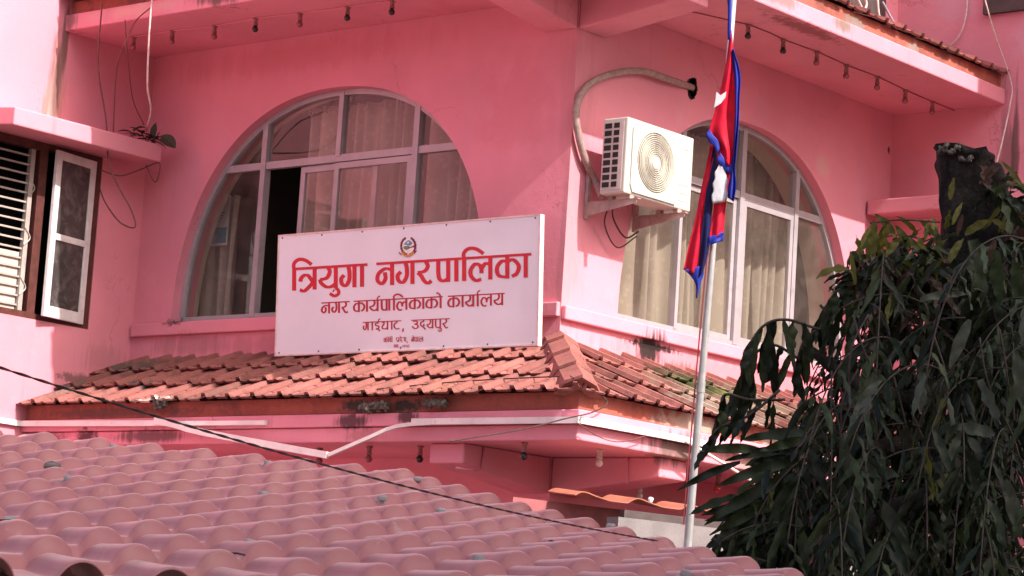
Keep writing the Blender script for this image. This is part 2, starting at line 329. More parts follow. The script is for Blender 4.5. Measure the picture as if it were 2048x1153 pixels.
M['leaf'] = leaf_mat('dark green leaf', (.005, .010, .0035), (.052, .074, .028))
M['leafpale'] = leaf_mat('pale backed leaf', (.05, .06, .04), (.10, .11, .08), .2)
M['leafyoung'] = leaf_mat('yellow green leaf', (.09, .10, .015), (.16, .15, .03), .35)
M['leafdry'] = leaf_mat('dry brown leaf', (.10, .055, .04), (.16, .10, .08), .1)
n = NT('tree bark'); M['bark'] = n.done(n.mix(n.ramp(n.noise(16, 6, .7, n.stretch(1, 1, .4)), .35, .7), (.012, .010, .010), (.055, .042, .038)), .9, n.noise(30, 6, .7), .9, .03, .2)
n = NT('broken wood'); M['brokenwood'] = n.done(n.mix(n.ramp(n.noise(40, 6, .7), .35, .7), (.10, .08, .07), (.36, .31, .28)), .95, n.noise(50, 6, .7), 1., .03, .1)
M['twig'] = simple('grey twig', (.055, .04, .032), .8, .3, 30)
M['screw'] = simple('grey roofing screw cap', (.30, .28, .28), .6, .15, 40, .4)
M['stone'] = simple('grey pebble', (.16, .13, .125), .8, .4, 40, .3, bump=.5)
M['greywall'] = simple('grey cement wall', (.19, .165, .17), .85, .12, 5, .2, bump=.3, dirt=.4)
M['orange'] = simple('orange roof sheet', (.36, .125, .085), .55, .12, 7, .35)
M['darksteel'] = simple('dark steel frame', (.07, .05, .05), .6, .2, 10)
M['mortar'] = simple('lichen covered mortar', (.13, .11, .095), .95, .55, 24, .1, bump=.8)
M['moss'] = simple('roof moss', (.06, .065, .03), .95, .5, 30, .1)
M['paper'] = simple('printed paper', (.85, .85, .88), .6, .06, 8)
M['bluepaper'] = simple('blue print', (.06, .32, .50), .6, .2, 18)
M['ground'] = simple('dusty ground', (.13, .11, .10), .9, .2, .6, .2, bump=.3)
M['cream'] = simple('cream wall paint', (.45, .40, .33), .8, .12, 1.2)
M['steelpost'] = simple('painted steel post', (.2, .17, .16), .5, .1, 6)

# ------------------------------------------------------------------ ground
m = MB(); N = 12
m.grid([[(lerp(-250, 250, i/N), lerp(-250, 250, j/N), 0) for i in range(N+1)] for j in range(N+1)])
tag(m.build('ground', M['ground'], origin=(0, 0, 0)), kind='structure')

# ------------------------------------------------------------------ pink building
WX, WY = -4.745, 4.55          # inner corners of the left and right wings
ZS, ZL = 6.92, 3.375           # soffit heights of the upper and lower slab
B = empty('office_building', (0, 0, 0), 'pink two storey corner building with two arched windows and tiled pent roofs', 'building')
class Arch:
    def __init__(s, c, a, z0, h, n): s.c, s.a, s.z0, s.h, s.n = c, a, z0, h, n
    def top(s, x):
        t = min(1, abs(x-s.c)/s.a); return s.z0+s.h*max(0, 1-t**s.n)**(1/s.n)
    def ss(s, x0, x1, k=40):
        x0 = max(x0, s.c-s.a); x1 = min(x1, s.c+s.a)
        a0 = math.acos(max(-1, min(1, (s.c-x0)/s.a))); a1 = math.acos(max(-1, min(1, (s.c-x1)/s.a)))
        return [s.c-s.a*math.cos(lerp(a0, a1, i/k)) for i in range(k+1)]
AL = Arch(-2.53, 1.735, 4.555, 1.885, 2.25)
AR = Arch(2.36, 1.665, 4.535, 1.86, 2.25)
mapL = lambda s, z, d: Vector((s, d, z))
mapR = lambda s, z, d: Vector((-d, s, z))
def arch_wall(mb, mp, s0, s1, z0, z1, A, reveal):
    L, Rr = A.c-A.a, A.c+A.a
    mb.quad(mp(s0, z0, 0), mp(L, z0, 0), mp(L, z1, 0), mp(s0, z1, 0)); mb.quad(mp(Rr, z0, 0), mp(s1, z0, 0), mp(s1, z1, 0), mp(Rr, z1, 0))
    mb.quad(mp(L, z0, 0), mp(Rr, z0, 0), mp(Rr, A.z0, 0), mp(L, A.z0, 0))
    ss = A.ss(L, Rr, 64)
    for a, b in zip(ss, ss[1:]): mb.quad(mp(a, A.top(a), 0), mp(b, A.top(b), 0), mp(b, z1, 0), mp(a, z1, 0))
def arch_reveal(mb, mp, A, d0, d1):
    ss = A.ss(A.c-A.a, A.c+A.a, 64)
    mb.grid([[mp(a, A.top(a), d) for a in ss] for d in (d0, d1)])
    mb.quad(mp(A.c-A.a, A.z0, d0), mp(A.c+A.a, A.z0, d0), mp(A.c+A.a, A.z0, d1), mp(A.c-A.a, A.z0, d1))
m = MB(); arch_wall(m, mapL, WX, 0, 0, 10.2, AL, .25); m.build('front_wall', M['wall'], B)
m = MB(); arch_wall(m, mapR, 0, WY, 0, 10.2, AR, .25); m.build('side_wall', M['wall'], B)
m = MB(); arch_reveal(m, mapL, AL, .0005, .25); m.build('window_reveal', M['wall'], B, smooth=True)
m = MB(); arch_reveal(m, mapR, AR, .0005, .25); m.build('window_reveal', M['wall'], B, smooth=True)
# wings
m = MB(); y0, y1, z0, z1 = -2.35, -.495, 4.435, 5.93
for a in ((-7, y0, 0, 10.2), (y1, 0, 0, 10.2), (y0, y1, 0, z0), (y0, y1, z1, 10.2)):
    m.quad((WX, a[0], a[2]), (WX, a[1], a[2]), (WX, a[1], a[3]), (WX, a[0], a[3]))
for q in (((WX, y0, z0), (WX, y1, z0), (WX-.2, y1, z0), (WX-.2, y0, z0)), ((WX, y0, z1), (WX, y1, z1), (WX-.2, y1, z1), (WX-.2, y0, z1)), ((WX, y1, z0), (WX, y1, z1), (WX-.2, y1, z1), (WX-.2, y1, z0)), ((WX, y0, z0), (WX, y0, z1), (WX-.2, y0, z1), (WX-.2, y0, z0))): m.quad(*q)
m.quad((WX, -7, 0), (-10, -7, 0), (-10, -7, 10.2), (WX, -7, 10.2)); m.quad((-10, -7, 0), (-10, 9, 0), (-10, 9, 10.2), (-10, -7, 10.2))
m.build('wing_wall', M['wall'], B)
m = MB(); m.quad((0, WY, 0), (7, WY, 0), (7, WY, 10.2), (0, WY, 10.2)); m.quad((7, WY, 0), (7, 9, 0), (7, 9, 10.2), (7, WY, 10.2)); m.quad((7, 9, 0), (-10, 9, 0), (-10, 9, 10.2), (7, 9, 10.2))
m.build('wing_wall', M['wall'], B)
m = MB(); m.prism([(WX-5.2, -7, 10.2), (WX, -7, 10.2), (WX, 0, 10.2), (0, 0, 10.2), (0, WY, 10.2), (7, WY, 10.2), (7, 9, 10.2), (-10, 9, 10.2)], (0, 0, .2)); m.build('flat_roof', M['slab'], B)
m = MB(); m.box(4.1, 3.82, 0, 7.02, WY-.004, 14); m.build('shading_projection', M['wall'], B)  # unseen projection added to shade the right wing wall and fascia end
m = MB()   # room behind the arched windows
m.box(WX+.02, .31, 4.3, -.425, WY-.02, 4.35)
for q in (((WX+.02, 4.2, 4.35), (-.26, 4.2, 4.35), (-.26, 4.2, 6.85), (WX+.02, 4.2, 6.85)), ((-4.74, .26, 4.35), (-4.74, 4.2, 4.35), (-4.74, 4.2, 6.85), (-4.74, .26, 6.85)), ((WX, .26, 6.86), (-.26, .26, 6.86), (-.26, 4.5, 6.86), (WX, 4.5, 6.86))): m.quad(*q)
arch_wall(m, lambda s, z, d: Vector((s, .302, z)), WX+.02, -.43, 4.35, 6.86, AL, 0)
arch_wall(m, lambda s, z, d: Vector((-.42, s, z)), .31, WY-.02, 4.35, 6.86, AR, 0)
m.build('room_wall', M['interior'], B)
for mp, A, de in ((mapL, AL, .302), (mapR, AR, .42)):
    m = MB(); arch_reveal(m, mp, A, .2505, de); m.build('inner_reveal', M['cream'], B, smooth=True)

# slabs, fascias, beams
def slab(mb, z0, z1, pL, pR, xe=None):
    mb.prism([(WX-.01, -pL, z0), (pR, -pL, z0), (pR, WY+.01, z0), (.0, WY+.01, z0), (.0, 0, z0), (WX-.01, 0, z0)], (0, 0, z1-z0))
m = MB(); slab(m, ZS, 7.06, 1.04, 1.12); us = m.build('upper_slab', M['slab'], B, bevel=.012)
m = MB(); slab(m, 7.064, 7.185, .985, 1.075); m.build('eave_band', M['band'], B, bevel=.006)
m = MB(); slab(m, ZL, 3.485, 1.10, 1.10); ls = m.build('lower_slab', M['slab'], B, bevel=.01)
m = MB(); slab(m, 3.489, 3.585, 1.125, 1.125); m.build('lower_fascia', M['slab'], B, bevel=.008)
m = MB(); slab(m, 3.589, 3.715, 1.085, 1.085); m.build('eave_band', M['band'], B, bevel=.006)
def beam(z, h0, h1, w, length):
    a = MB(); e = .0
    a.prism([(-w, -.003, z), (-w, -length, z), (-w, -length, z-h1), (-w, -.003, z-h0)], (w-.004, 0, 0)); o1 = a.build('cantilever_beam', M['slab'], B, bevel=.012)
    a = MB(); a.prism([(.003, .004, z), (length, .004, z), (length, .004, z-h1), (.003, .004, z-h0)], (0, w, 0)); a.build('cantilever_beam', M['slab'], B, bevel=.012)
beam(ZS-.002, .26, .13, .33, .97); beam(ZL-.002, .27, .145, .33, 1.0)
# sills
m = MB(); m.box(-4.72, -.045, 4.435, -.002, -.002, 4.545); m.build('window_sill', M['wall'], B, bevel=.01)
m = MB(); m.box(.002, .0, 4.415, .05, 4.53, 4.52); m.build('window_sill', M['wall'], B, bevel=.01)
# ------- pent roofs of interlocking tiles
def tiled(mb, mp, s0, s1, z0, out, zt, lim, p=.283, courses=3):
    L = math.hypot(out, zt-z0); ct, st = out/L, (zt-z0)/L
    def P(s, t, h): return mp(s, out-t*ct+h*st, z0+t*st+h*ct)
    prof = [(0, 0), (.010, .034), (.046, .034), (.058, 0), (.118, 0), (.126, .010), (.156, .010), (.166, 0), (.266, 0), (.283, 0)]
    n = int((s1-s0)/p)+2; cl = L/courses
    for c in range(courses):
        t0, t1 = c*cl-.05, (c+1)*cl+.01
        for i in range(n):
            sb = s0+(i-.3)*p; jit = random.uniform(-.008, .008); tj = random.uniform(-.016, .016)
            lo, hi = [], []
            for ds, h in prof:
                s = sb+ds*p/.283
                a = lim(s, t0*ct); b = lim(s, t1*ct)
                lo.append((a, h)); hi.append((b, h))
            if abs(lo[0][0]-lo[-1][0]) < .01 and abs(hi[0][0]-hi[-1][0]) < .01: continue
            keep = [q for q in range(10) if not ((q and abs(lo[q][0]-lo[q-1][0]) < 1e-6 and abs(hi[q][0]-hi[q-1][0]) < 1e-6))]
            if len(keep) > 1 and abs(lo[keep[1]][0]-lo[0][0]) > .3: keep = keep[1:]
            lo = [lo[q] for q in keep]; hi = [hi[q] for q in keep]
            if len(lo) < 2: continue
            rows = [[P(s, t0+.010+tj, .034+h*.9+jit) for s, h in lo], [P(s, t0+tj, .052+h+jit) for s, h in lo], [P(s, t1, .016+h*.85+jit) for s, h in hi]]
            mb.grid(rows)
            for (ta, tb) in ((.07, .15), (.25, .33)):
                sc_ = sb+.15
                if lim(sc_, t1*ct) != sc_ or lim(sc_-.03, t1*ct) != sc_-.03: continue
                hh = .046-.03*ta/cl+jit
                a = P(sc_-.012, t0+ta, hh); d = P(sc_+.018, t0+ta, hh); e = P(sc_+.018, t0+tb, hh-.006); f = P(sc_-.012, t0+tb, hh-.006)
                nn = P(0, 0, 1)-P(0, 0, 0)
                mb.hexa([a, d, e, f, a+nn*.018, d+nn*.018, e+nn*.014, f+nn*.014])
def pent(z0, out, zt, xs, ys, nm):
    mb = MB(); tiled(mb, lambda s, o, z: Vector((s, -o, z)), WX, out, z0, out, zt, lambda s, k: max(WX, min(s, out-k)), p=.283)
    mb.build('pent_roof', M['tile'], B)
    mb = MB(); tiled(mb, lambda s, o, z: Vector((o, s, z)), -out, WY, z0, out, zt, lambda s, k: min(WY, max(s, -out+k)), p=.283)
    o = mb.build('pent_roof', M['tile'], B)
    # hip caps
    for k in range(4):
        hb = MB(); a0 = out-k*out/3.6-.0; a1 = out-(k+1)*out/3.6-.08
        a1 = max(a1, .01); a0 += .03
        def hp(a, dx, dy, h): 
            zz = z0+(out-a)*(zt-z0)/out
            return Vector((a+dx, -a+dy, zz+h))
        rows = []
        for a, lift, wd in ((a0, .10, .235), (a1, .068, .215)):
            g = (zt-z0)/out
            rows.append([hp(a, 0, wd, lift-wd*g*.0-.075), hp(a, .03, wd*.55, lift-.005), hp(a, .02, -.02, lift+.035), hp(a, -wd*.55, -.03, lift-.005), hp(a, -wd, 0, lift-.075)])
        hb.grid(rows); lowr = [p-Vector((0, 0, .022)) for p in rows[0]]
        hb.grid([rows[0], lowr]); hb.poly([lowr[0], lowr[1], lowr[2], lowr[3], lowr[4]])
        hb.build('hip_ridge_tile', M['tile'], o)
pent(3.695, 1.13, 4.225, None, None, 'lower')
pent(7.165, 1.08, 7.66, None, None, 'upper')
# mortar lumps with lichen at the eave
for cx, cz, w in ((745, 812, .13), (868, 806, .10), (318, 806, .07)):
    c = Y(cx, cz, -1.17); mb = MB()
    for k in range(34):
        q = c+Vector((max(-w, min(w, random.gauss(0, w*.55))), random.uniform(.0, .03), max(-.035, min(.035, random.gauss(0, .022))))); r0 = random.uniform(.008, .024)
        mb.lathe(q-Vector((0, 0, r0)), (random.uniform(-1.4, 1.4), random.uniform(-.4, .4), 1), [(0, r0*.2), (r0*.3, r0*.8), (r0, r0*random.uniform(.8, 1.1)), (r0*1.6, r0*.7), (r0*2, r0*.15)], 7)
    mb.bar(c-Vector((w*1.1, -.02, 0)), c+Vector((w*1.1, .02, 0)), .03, .05)
    mb.build('mortar_patch', M['mortar'], B)

# ------- arched windows
def strip_region(mb, mp, A, x0, x1, zlo, zhi, d, t=0):
    for a, b in zip(A.ss(x0, x1, 24), A.ss(x0, x1, 24)[1:]):
        ta, tb = min(zhi, A.top(a)), min(zhi, A.top(b))
        if ta <= zlo and tb <= zlo: continue
        mb.quad(mp(a, zlo, d), mp(b, zlo, d), mp(b, max(zlo, tb), d), mp(a, max(zlo, ta), d))
def arch_window(mp, A, mull, trans, label, d=.12, w=.045):
    mb = MB(); ss = A.ss(A.c-A.a, A.c+A.a, 64); d0, d1 = d-.03, d+.03
    out = [(x, A.top(x)-.001) for x in ss]; inn = []
    for i, (x, z) in enumerate(out):
        k = w/ max(.3, 1); inn.append((A.c+(x-A.c)*(1-w/A.a), A.z0+(z-A.z0)*(1-w/A.h)))
    rows = [[mp(x, z, d0) for x, z in out], [mp(x, z, d0) for x, z in inn], [mp(x, z, d1) for x, z in inn], [mp(x, z, d1) for x, z in out]]
    mb.grid(rows)
    def bx(s0, s1, z0, z1, e=0, dd=0):
        a = mp(s0, z0, d0-e+dd); b = mp(s1, z1, d1+e+dd); mb.box(min(a.x, b.x), min(a.y, b.y), z0, max(a.x, b.x), max(a.y, b.y), z1)
    bx(A.c-A.a+.03, A.c+A.a-.03, A.z0+.002, A.z0+.05)
    for s, zl, zh, ww in mull: bx(s-ww/2, s+ww/2, zl, min(zh, A.top(s)-.012), .006)
    z, s0, s1 = trans; bx(s0, s1, z-.03, z+.03, -.004)
    return mb.build('arched_window', M['alum'], B)
def sash(mp, s0, s1, z0, z1, d, par, mid=None, w=.05):
    mb = MB()
    def bx(a0, a1, b0, b1, dd=0):
        a = mp(a0, b0, d-.014-dd); b = mp(a1, b1, d+.014+dd); mb.box(min(a.x, b.x), min(a.y, b.y), b0, max(a.x, b.x), max(a.y, b.y), b1)
    bx(s0, s0+w, z0, z1); bx(s1-w, s1, z0, z1); bx(s0+w, s1-w, z0, z0+w, -.001); bx(s0+w, s1-w, z1-w, z1, -.001)
    mb.build('sliding_sash', M['alum'], par)
    g = MB(); g.quad(mp(s0+w, z0+w, d), mp(s1-w, z0+w, d), mp(s1-w, z1-w, d), mp(s0+w, z1-w, d)); g.build('pane', M['glass'], par)
win = arch_window(mapL, AL, [(-3.385, 4.58, 9, .055), (-2.525, 5.88, 9, .05), (-1.672, 4.58, 9, .06)], (5.865, -4.05, -.98), 'l')
def pane(mp, A, x0, x1, zl, zh, par, d=.12):
    g = MB(); strip_region(g, mp, A, x0, x1, zl, zh, d); g.build('pane', M['glass'], par)
TL = 5.865
for a in ((-4.24, -3.41, 4.6, TL), (-4.2, -3.41, TL+.03, 9), (-3.36, -2.55, TL+.03, 9), (-2.5, -1.7, TL+.03, 9), (-1.64, -.81, TL+.03, 9), (-1.64, -.81, 4.6, TL)): pane(mapL, AL, *a, win)
sash(mapL, -2.965, -2.10, 4.6, 5.825, .135, win); sash(mapL, -2.555, -1.70, 4.6, 5.825, .105, win)
win = arch_window(mapR, AR, [(1.565, 4.57, 5.78, .035), (2.405, 4.56, 9, .06), (3.215, 4.56, 9, .055), (1.555, 5.84, 9, .05)], (5.81, .85, 3.93), 'r')
for a in ((.72, 1.54, 4.58, 5.78), (.72, 1.53, 5.84, 9), (1.58, 2.375, 5.84, 9), (2.435, 3.19, 5.84, 9), (3.24, 4.0, 5.84, 9), (3.24, 4.0, 4.58, 5.78)): pane(mapR, AR, *a, win)
sash(mapR, 1.585, 2.37, 4.585, 5.775, .13, win, w=.045); sash(mapR, 2.44, 3.185, 4.585, 5.775, .105, win, w=.045)
# curtains
def curtain(mp, s0, s1, z0, z1, d, mat, label, group, pitch=.15, amp=.058, ph=0, ring=True, gather=0.):
    mb = MB(); n = int((s1-s0)/.012); rows = []
    for zi in range(15):
        t = zi/14; z = lerp(z1, z0, t); row = []
        for i in range(n+1):
            s = s0+(s1-s0)*i/n; w = (s-s0)/pitch
            ww = w+.35*math.sin(w*1.7+ph)+.12*math.sin(3*t+w); o = amp*(math.sin(2*math.pi*ww)+.35*math.sin(5.1*ww+2+t*2))*(.75+.4*t)
            sg = s+gather*t*t*(s0-s)
            row.append(mp(sg, z+.01*math.sin(6*ww)*(t > .95), d+o))
        rows.append(row)
    mb.grid(rows); o = mb.build('curtain', mat, None, smooth=True); tag(o, label, 'curtain', group)
    if ring:
        k = int((s1-s0)/.21)
        for i in range(k+1):
            s = s0+.07+i*.21
            if s > s1-.03: break
            r = MB(); r.tube([mp(s+.028*math.cos(a*.7854), z1-.05+.028*math.sin(a*.7854), d-amp-.008) for a in range(9)], .007, 6); r.build('eyelet', M['alum'], o)
    return o
curtain(mapL, -3.2, -1.9, 4.4, 6.40, .42, M['curtain2'], 'brown eyelet curtain behind the sliding sashes of the window with the signboard below', 'curtains in the front arched window')
curtain(mapL, -1.85, -.72, 4.4, 6.40, .44, M['curtain2'], 'brown curtain behind the right end of the window above the signboard', 'curtains in the front arched window', ph=2)
curtain(mapL, -4.50, -4.10, 4.4, 5.74, .54, M['curtain2'], 'bunched curtain hanging beside the dark open pane left of the signboard', 'curtains in the front arched window', pitch=.13, ph=1, ring=False)
curtain(mapR, .62, 1.70, 4.4, 6.33, .54, M['curtain'], 'cream curtain below the air conditioner in the side arched window', 'curtains in the side arched window', pitch=.155)
curtain(mapR, 1.74, 2.62, 4.4, 6.33, .52, M['curtain'], 'cream patterned curtain directly behind the flagpole', 'curtains in the side arched window', pitch=.14, ph=1.3)
curtain(mapR, 2.66, 3.86, 4.4, 6.33, .54, M['curtain'], 'cream dotted curtain right of the flagpole beside the cut tree', 'curtains in the side arched window', pitch=.135, ph=2.2, gather=.06)
# wall calendar
c = MB(); c.box(-4.38, .45, 5.29, -4.13, .455, 5.73); t = empty('wall_calendar', (-4.255, .45, 5.29), 'paper calendar with a blue picture hanging inside the arched window', 'calendar')
c.build('sheet', M['paper'], t); c = MB(); c.box(-4.37, .447, 5.31, -4.14, .4495, 5.45)
for k in range(7): c.box(-4.35+.02*(k % 3), .447, 5.50+.025*k, -4.24+.02*(k % 4), .4495, 5.508+.025*k)
c.build('print', M['bluepaper'], t)

# ------- wing window with grille and casement
mb = MB(); xw = WX-.03
for (a, b, z0, z1) in ((-.565, -.497, 4.437, 5.928), (-1.175, -1.09, 4.437, 5.928), (-2.34, -1.175, 4.437, 4.49), (-1.09, -.565, 4.437, 4.485), (-2.34, -1.175, 5.86, 5.928), (-1.09, -.565, 5.88, 5.928), (-2.348, -2.27, 4.49, 5.86)):
    mb.box(xw-.07, a, z0, xw+.022, b, z1)
ww = mb.build('wing_window', M['brownwood'], B)
mb = MB()   # casement, slightly ajar
hin = Vector((WX+.0, -.565, 0)); dr = Vector((.16, -1, 0)).normalized(); nr = Vector((dr.y, -dr.x, 0))
def cb(mb, a, b, z0, z1, th=.017, sh=0):
    p = hin+dr*a+nr*sh; q = hin+dr*b+nr*sh; k = nr*th
    mb.hexa([(*(p-k).xy, z0), (*(q-k).xy, z0), (*(q+k).xy, z0), (*(p+k).xy, z0), (*(p-k).xy, z1), (*(q-k).xy, z1), (*(q+k).xy, z1), (*(p+k).xy, z1)])
for a, b, z0, z1 in ((.01, .075, 4.465, 5.875), (.455, .52, 4.465, 5.875)): cb(mb, a, b, z0, z1)
for z0, z1 in ((4.466, 4.56), (5.12, 5.175), (5.80, 5.874)): cb(mb, .075, .455, z0, z1, .0165)
cas = mb.build('casement', M['whitewood'], ww, bevel=.004)
mb = MB(); cb(mb, .075, .455, 4.56, 5.12, .003); cb(mb, .075, .455, 5.175, 5.80, .003); mb.build('casement_pane', M['dustyglass'], ww)
mb = MB()
for k in range(17): mb.box(WX-.066, -2.27, 4.53+k*.079, WX-.050, -1.24, 4.545+k*.079)
mb.box(WX-.08, -1.25, 4.49, WX-.035, -1.205, 5.86); mb.box(WX-.08, -1.76, 4.49, WX-.04, -1.745, 5.86)
for k in range(3):
    z = 4.62+k*.42; mb.tube(smooth_line([(WX-.03, -1.25, z), (WX-.03, -1.19, z+.07), (WX-.03, -1.25, z+.15)], 5), .006, 6)
mb.build('grille', M['grille'], ww)
mb = MB(); mb.box(WX-.075, -1.74, 4.5, WX-.068, -1.26, 4.98)
mb.build('inner_shutter', M['curtain2'], ww)
mb = MB(); mb.quad((WX-.6, -3.2, 4.2), (WX-.6, .6, 4.2), (WX-.6, .6, 6.2), (WX-.6, -3.2, 6.2)); mb.build('room_wall', M['black'], B)  # black sheet standing in for the unlit depth behind the wing window
mb = MB(); mb.box(WX+.03, -2.085, 5.2, WX+.5, -2.05, 5.86); mb.box(WX+.03, -2.085, 4.48, WX+.5, -2.05, 4.56); mb.box(WX+.44, -2.084, 4.56, WX+.5, -2.051, 5.2); mb.box(WX+.03, -2.084, 4.56, WX+.09, -2.051, 5.2)
mb.build('open_casement', M['whitewood'], ww, bevel=.004)
# canopies
mb = MB(); mb.prism([(WX+.002, -.24, 5.935), (WX+.45, -.24, 5.90), (WX+.45, -.24, 6.05), (WX+.002, -.24, 6.09)], (0, -1.62, 0)); mb.build('window_canopy', M['slab'], B, bevel=.012)
mb = MB(); mb.prism([(.02, WY-.002, 5.97), (.02, WY-.4, 5.95), (.02, WY-.4, 6.08), (.02, WY-.002, 6.10)], (2.6, 0, 0)); mb.build('window_canopy', M['slab'], B, bevel=.012)
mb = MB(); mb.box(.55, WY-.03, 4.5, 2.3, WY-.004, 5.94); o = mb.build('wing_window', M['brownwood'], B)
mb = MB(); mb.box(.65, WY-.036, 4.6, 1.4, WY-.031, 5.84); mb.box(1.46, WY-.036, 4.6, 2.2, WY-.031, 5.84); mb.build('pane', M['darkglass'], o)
# upper storey opening behind the tiles
mb = MB(); mb.box(.002, 3.2, 7.75, .03, 4.3, 9.2); mb.build('upper_window', M['darksteel'], B)
mb = MB(); mb.box(.9, WY-.05, 7.74, 1.9, WY-.003, 9.0); mb.build('upper_window', M['darksteel'], B)
# drain hole with broken plaster for the pipe
mb = MB(); c = X(1383, 176, .0)
for k in range(14):
    a = k*.449; r0 = .055+.02*random.random(); mb.obox(c+Vector((.006, math.cos(a)*r0*.6, math.sin(a)*r0)), (.008, 0, 0), (0, .02, .008), (0, -.006, .022))
mb.lathe(c+Vector((.002, 0, 0)), (1, 0, 0), [(0, .06), (.004, .058)], 14); mb.build('pipe_hole', M['black'], B)

# ------------------------------------------------------------------ signboard
SY = -.258
TILT = .066
def SP(x, y, off=0.):
    v = SY-.05+off
    for _ in range(4): p = Y(x, y, v); v = SY+off-(p.z-4.19)*TILT
    return Y(x, y, v)
SG = empty('signboard', (-1.36, -.25, 4.19), 'large white signboard with red lettering standing on the tiled pent roof', 'signboard')
def tilt(mb):
    mb.v = [Vector((v.x, v.y-(v.z-4.19)*TILT, v.z)) for v in mb.v]; return mb
mb = MB(); mb.box(-2.715, -.2575, 4.19, .0, -.22, 5.15); tilt(mb).build('panel', M['sign'], SG)
mb = MB(); e = .014
for b in ((-2.727, -.262, 4.178, -2.715, -.215, 5.162), (.0, -.262, 4.178, .012, -.215, 5.162), (-2.715, -.262, 4.178, .0, -.215, 4.19), (-2.715, -.262, 5.15, .0, -.215, 5.162)): mb.box(*b)
tilt(mb).build('trim', M['signframe'], SG)
mb = MB()
for x in (-2.4, -.4):
    mb = MB(); mb.box(x-.02, -.212, 4.1, x+.02, -.18, 5.1); mb.bar((x, -.2, 4.9), (x, -.0, 4.9), .03, .03); mb.bar((x, -.2, 4.4), (x, -.046, 4.48), .03, .03); tilt(mb).build('support_post', M['darksteel'], SG)
GL = {
 'tra': [[(.04, .40), (.09, .55), (.3, .68), (.55, .66), (.74, .5), (.92, .30)], [(.95, .38), (.66, .16), (.3, -.04), (.0, .03)], [(1, 1), (1, 0)]],
 'ya': [[(.56, 1), (.64, .76), (.46, .5), (.06, .44)], [(.06, .46), (.14, .27), (.45, .09), (.75, .1), (1, .22)], [(1, 1), (1, 0)]],
 'ga': [[(.58, 1), (.66, .7), (.64, .34), (.42, .1), (.16, .18), (.1, .42), (.3, .58)], [(1, 1), (1, 0)]],
 'na': [[(1, .68), (.6, .76), (.2, .56), (.12, .26), (.38, .09), (.6, .3), (.56, .6)], [(1, 1), (1, 0)]],
 'ra': [[(.6, 1), (.72, .74), (.5, .54), (.04, .5)], [(.04, .5), (.28, .34), (.5, .1), (.75, .0), (.97, .1)]],
 'pa': [[(.09, 1), (.09, .45), (.2, .16), (.55, .06), (1, .14)], [(1, 1), (1, 0)]],
 'la': [[(.57, .04), (.32, -.01), (.1, .18), (.06, .45), (.26, .71), (.47, .67), (.57, .5), (.58, .3)], [(.58, .5), (.76, .71), (1, .66)], [(1, 1), (1, 0)]],
 'ka': [[(.47, .76), (.25, .76), (.08, .5), (.14, .16), (.46, .06)], [(.49, .76), (.72, .8), (.93, .52), (.85, .2), (.66, .09)], [(.48, 1), (.48, 0)]],
 'aa': [[(.5, 1), (.5, 0)]],
 'ii_ind': [[(.55, 1), (.55, .84), (.2, .8), (.14, .62), (.4, .52), (.78, .46), (.74, .22), (.4, .1), (.3, .22)], [(.4, .1), (.75, .06), (1, -.16)]],
 'gha': [[(.05, .9), (.4, .86), (.36, .66), (.12, .56)], [(.4, .58), (.12, .46), (.12, .2), (.5, .1), (1, .22)], [(1, 1), (1, 0)]],
 'tta': [[(.5, 1), (.5, .84), (.16, .66), (.12, .3), (.5, .06), (.95, .12)]],
 'u_ind': [[(.2, .86), (.75, .86), (.8, .64), (.4, .54)], [(.4, .54), (.85, .44), (.9, .16), (.5, .03), (.08, .3)]],
 'da': [[(.6, 1), (.6, .8), (.2, .74), (.12, .46), (.4, .26), (.75, .4), (.6, .52)], [(.45, .28), (1, -.1)]],
 'sha': [[(.1, .9), (.45, .88), (.45, .6), (.15, .55)], [(.2, .55), (.6, .1)], [(1, 1), (1, 0)]],
 'sa': [[(.3, 1), (.45, .7), (.1, .5)], [(.1, .5), (.45, .1)], [(.4, .5), (1, .5)], [(1, 1), (1, 0)]],
 'pra': [[(.09, 1), (.09, .55), (.4, .35), (1, .42)], [(.9, .3), (.3, -.05)], [(1, 1), (1, 0)]],
 'comma': [[(.6, .1), (.8, 0), (.5, -.3)]], 'dot': [[(.4, .05), (.6, .05)]], 'dash': [[(0, .4), (1, .4)]],
 'd2': [[(.1, .8), (.7, .85), (.7, .5), (.2, .4)], [(.2, .4), (.9, .0)]], 'd0': [[(.5, .9), (.1, .5), (.5, .1), (.9, .5), (.5, .9)]],
 'd5': [[(.1, .9), (.1, .5), (.7, .4), (.6, .1), (.2, .1)], [(.9, .9), (.9, 0)]], 'd3': [[(.1, .85), (.7, .8), (.4, .55), (.8, .35), (.3, .1)], [(.3, .1), (.9, -.1)]]}
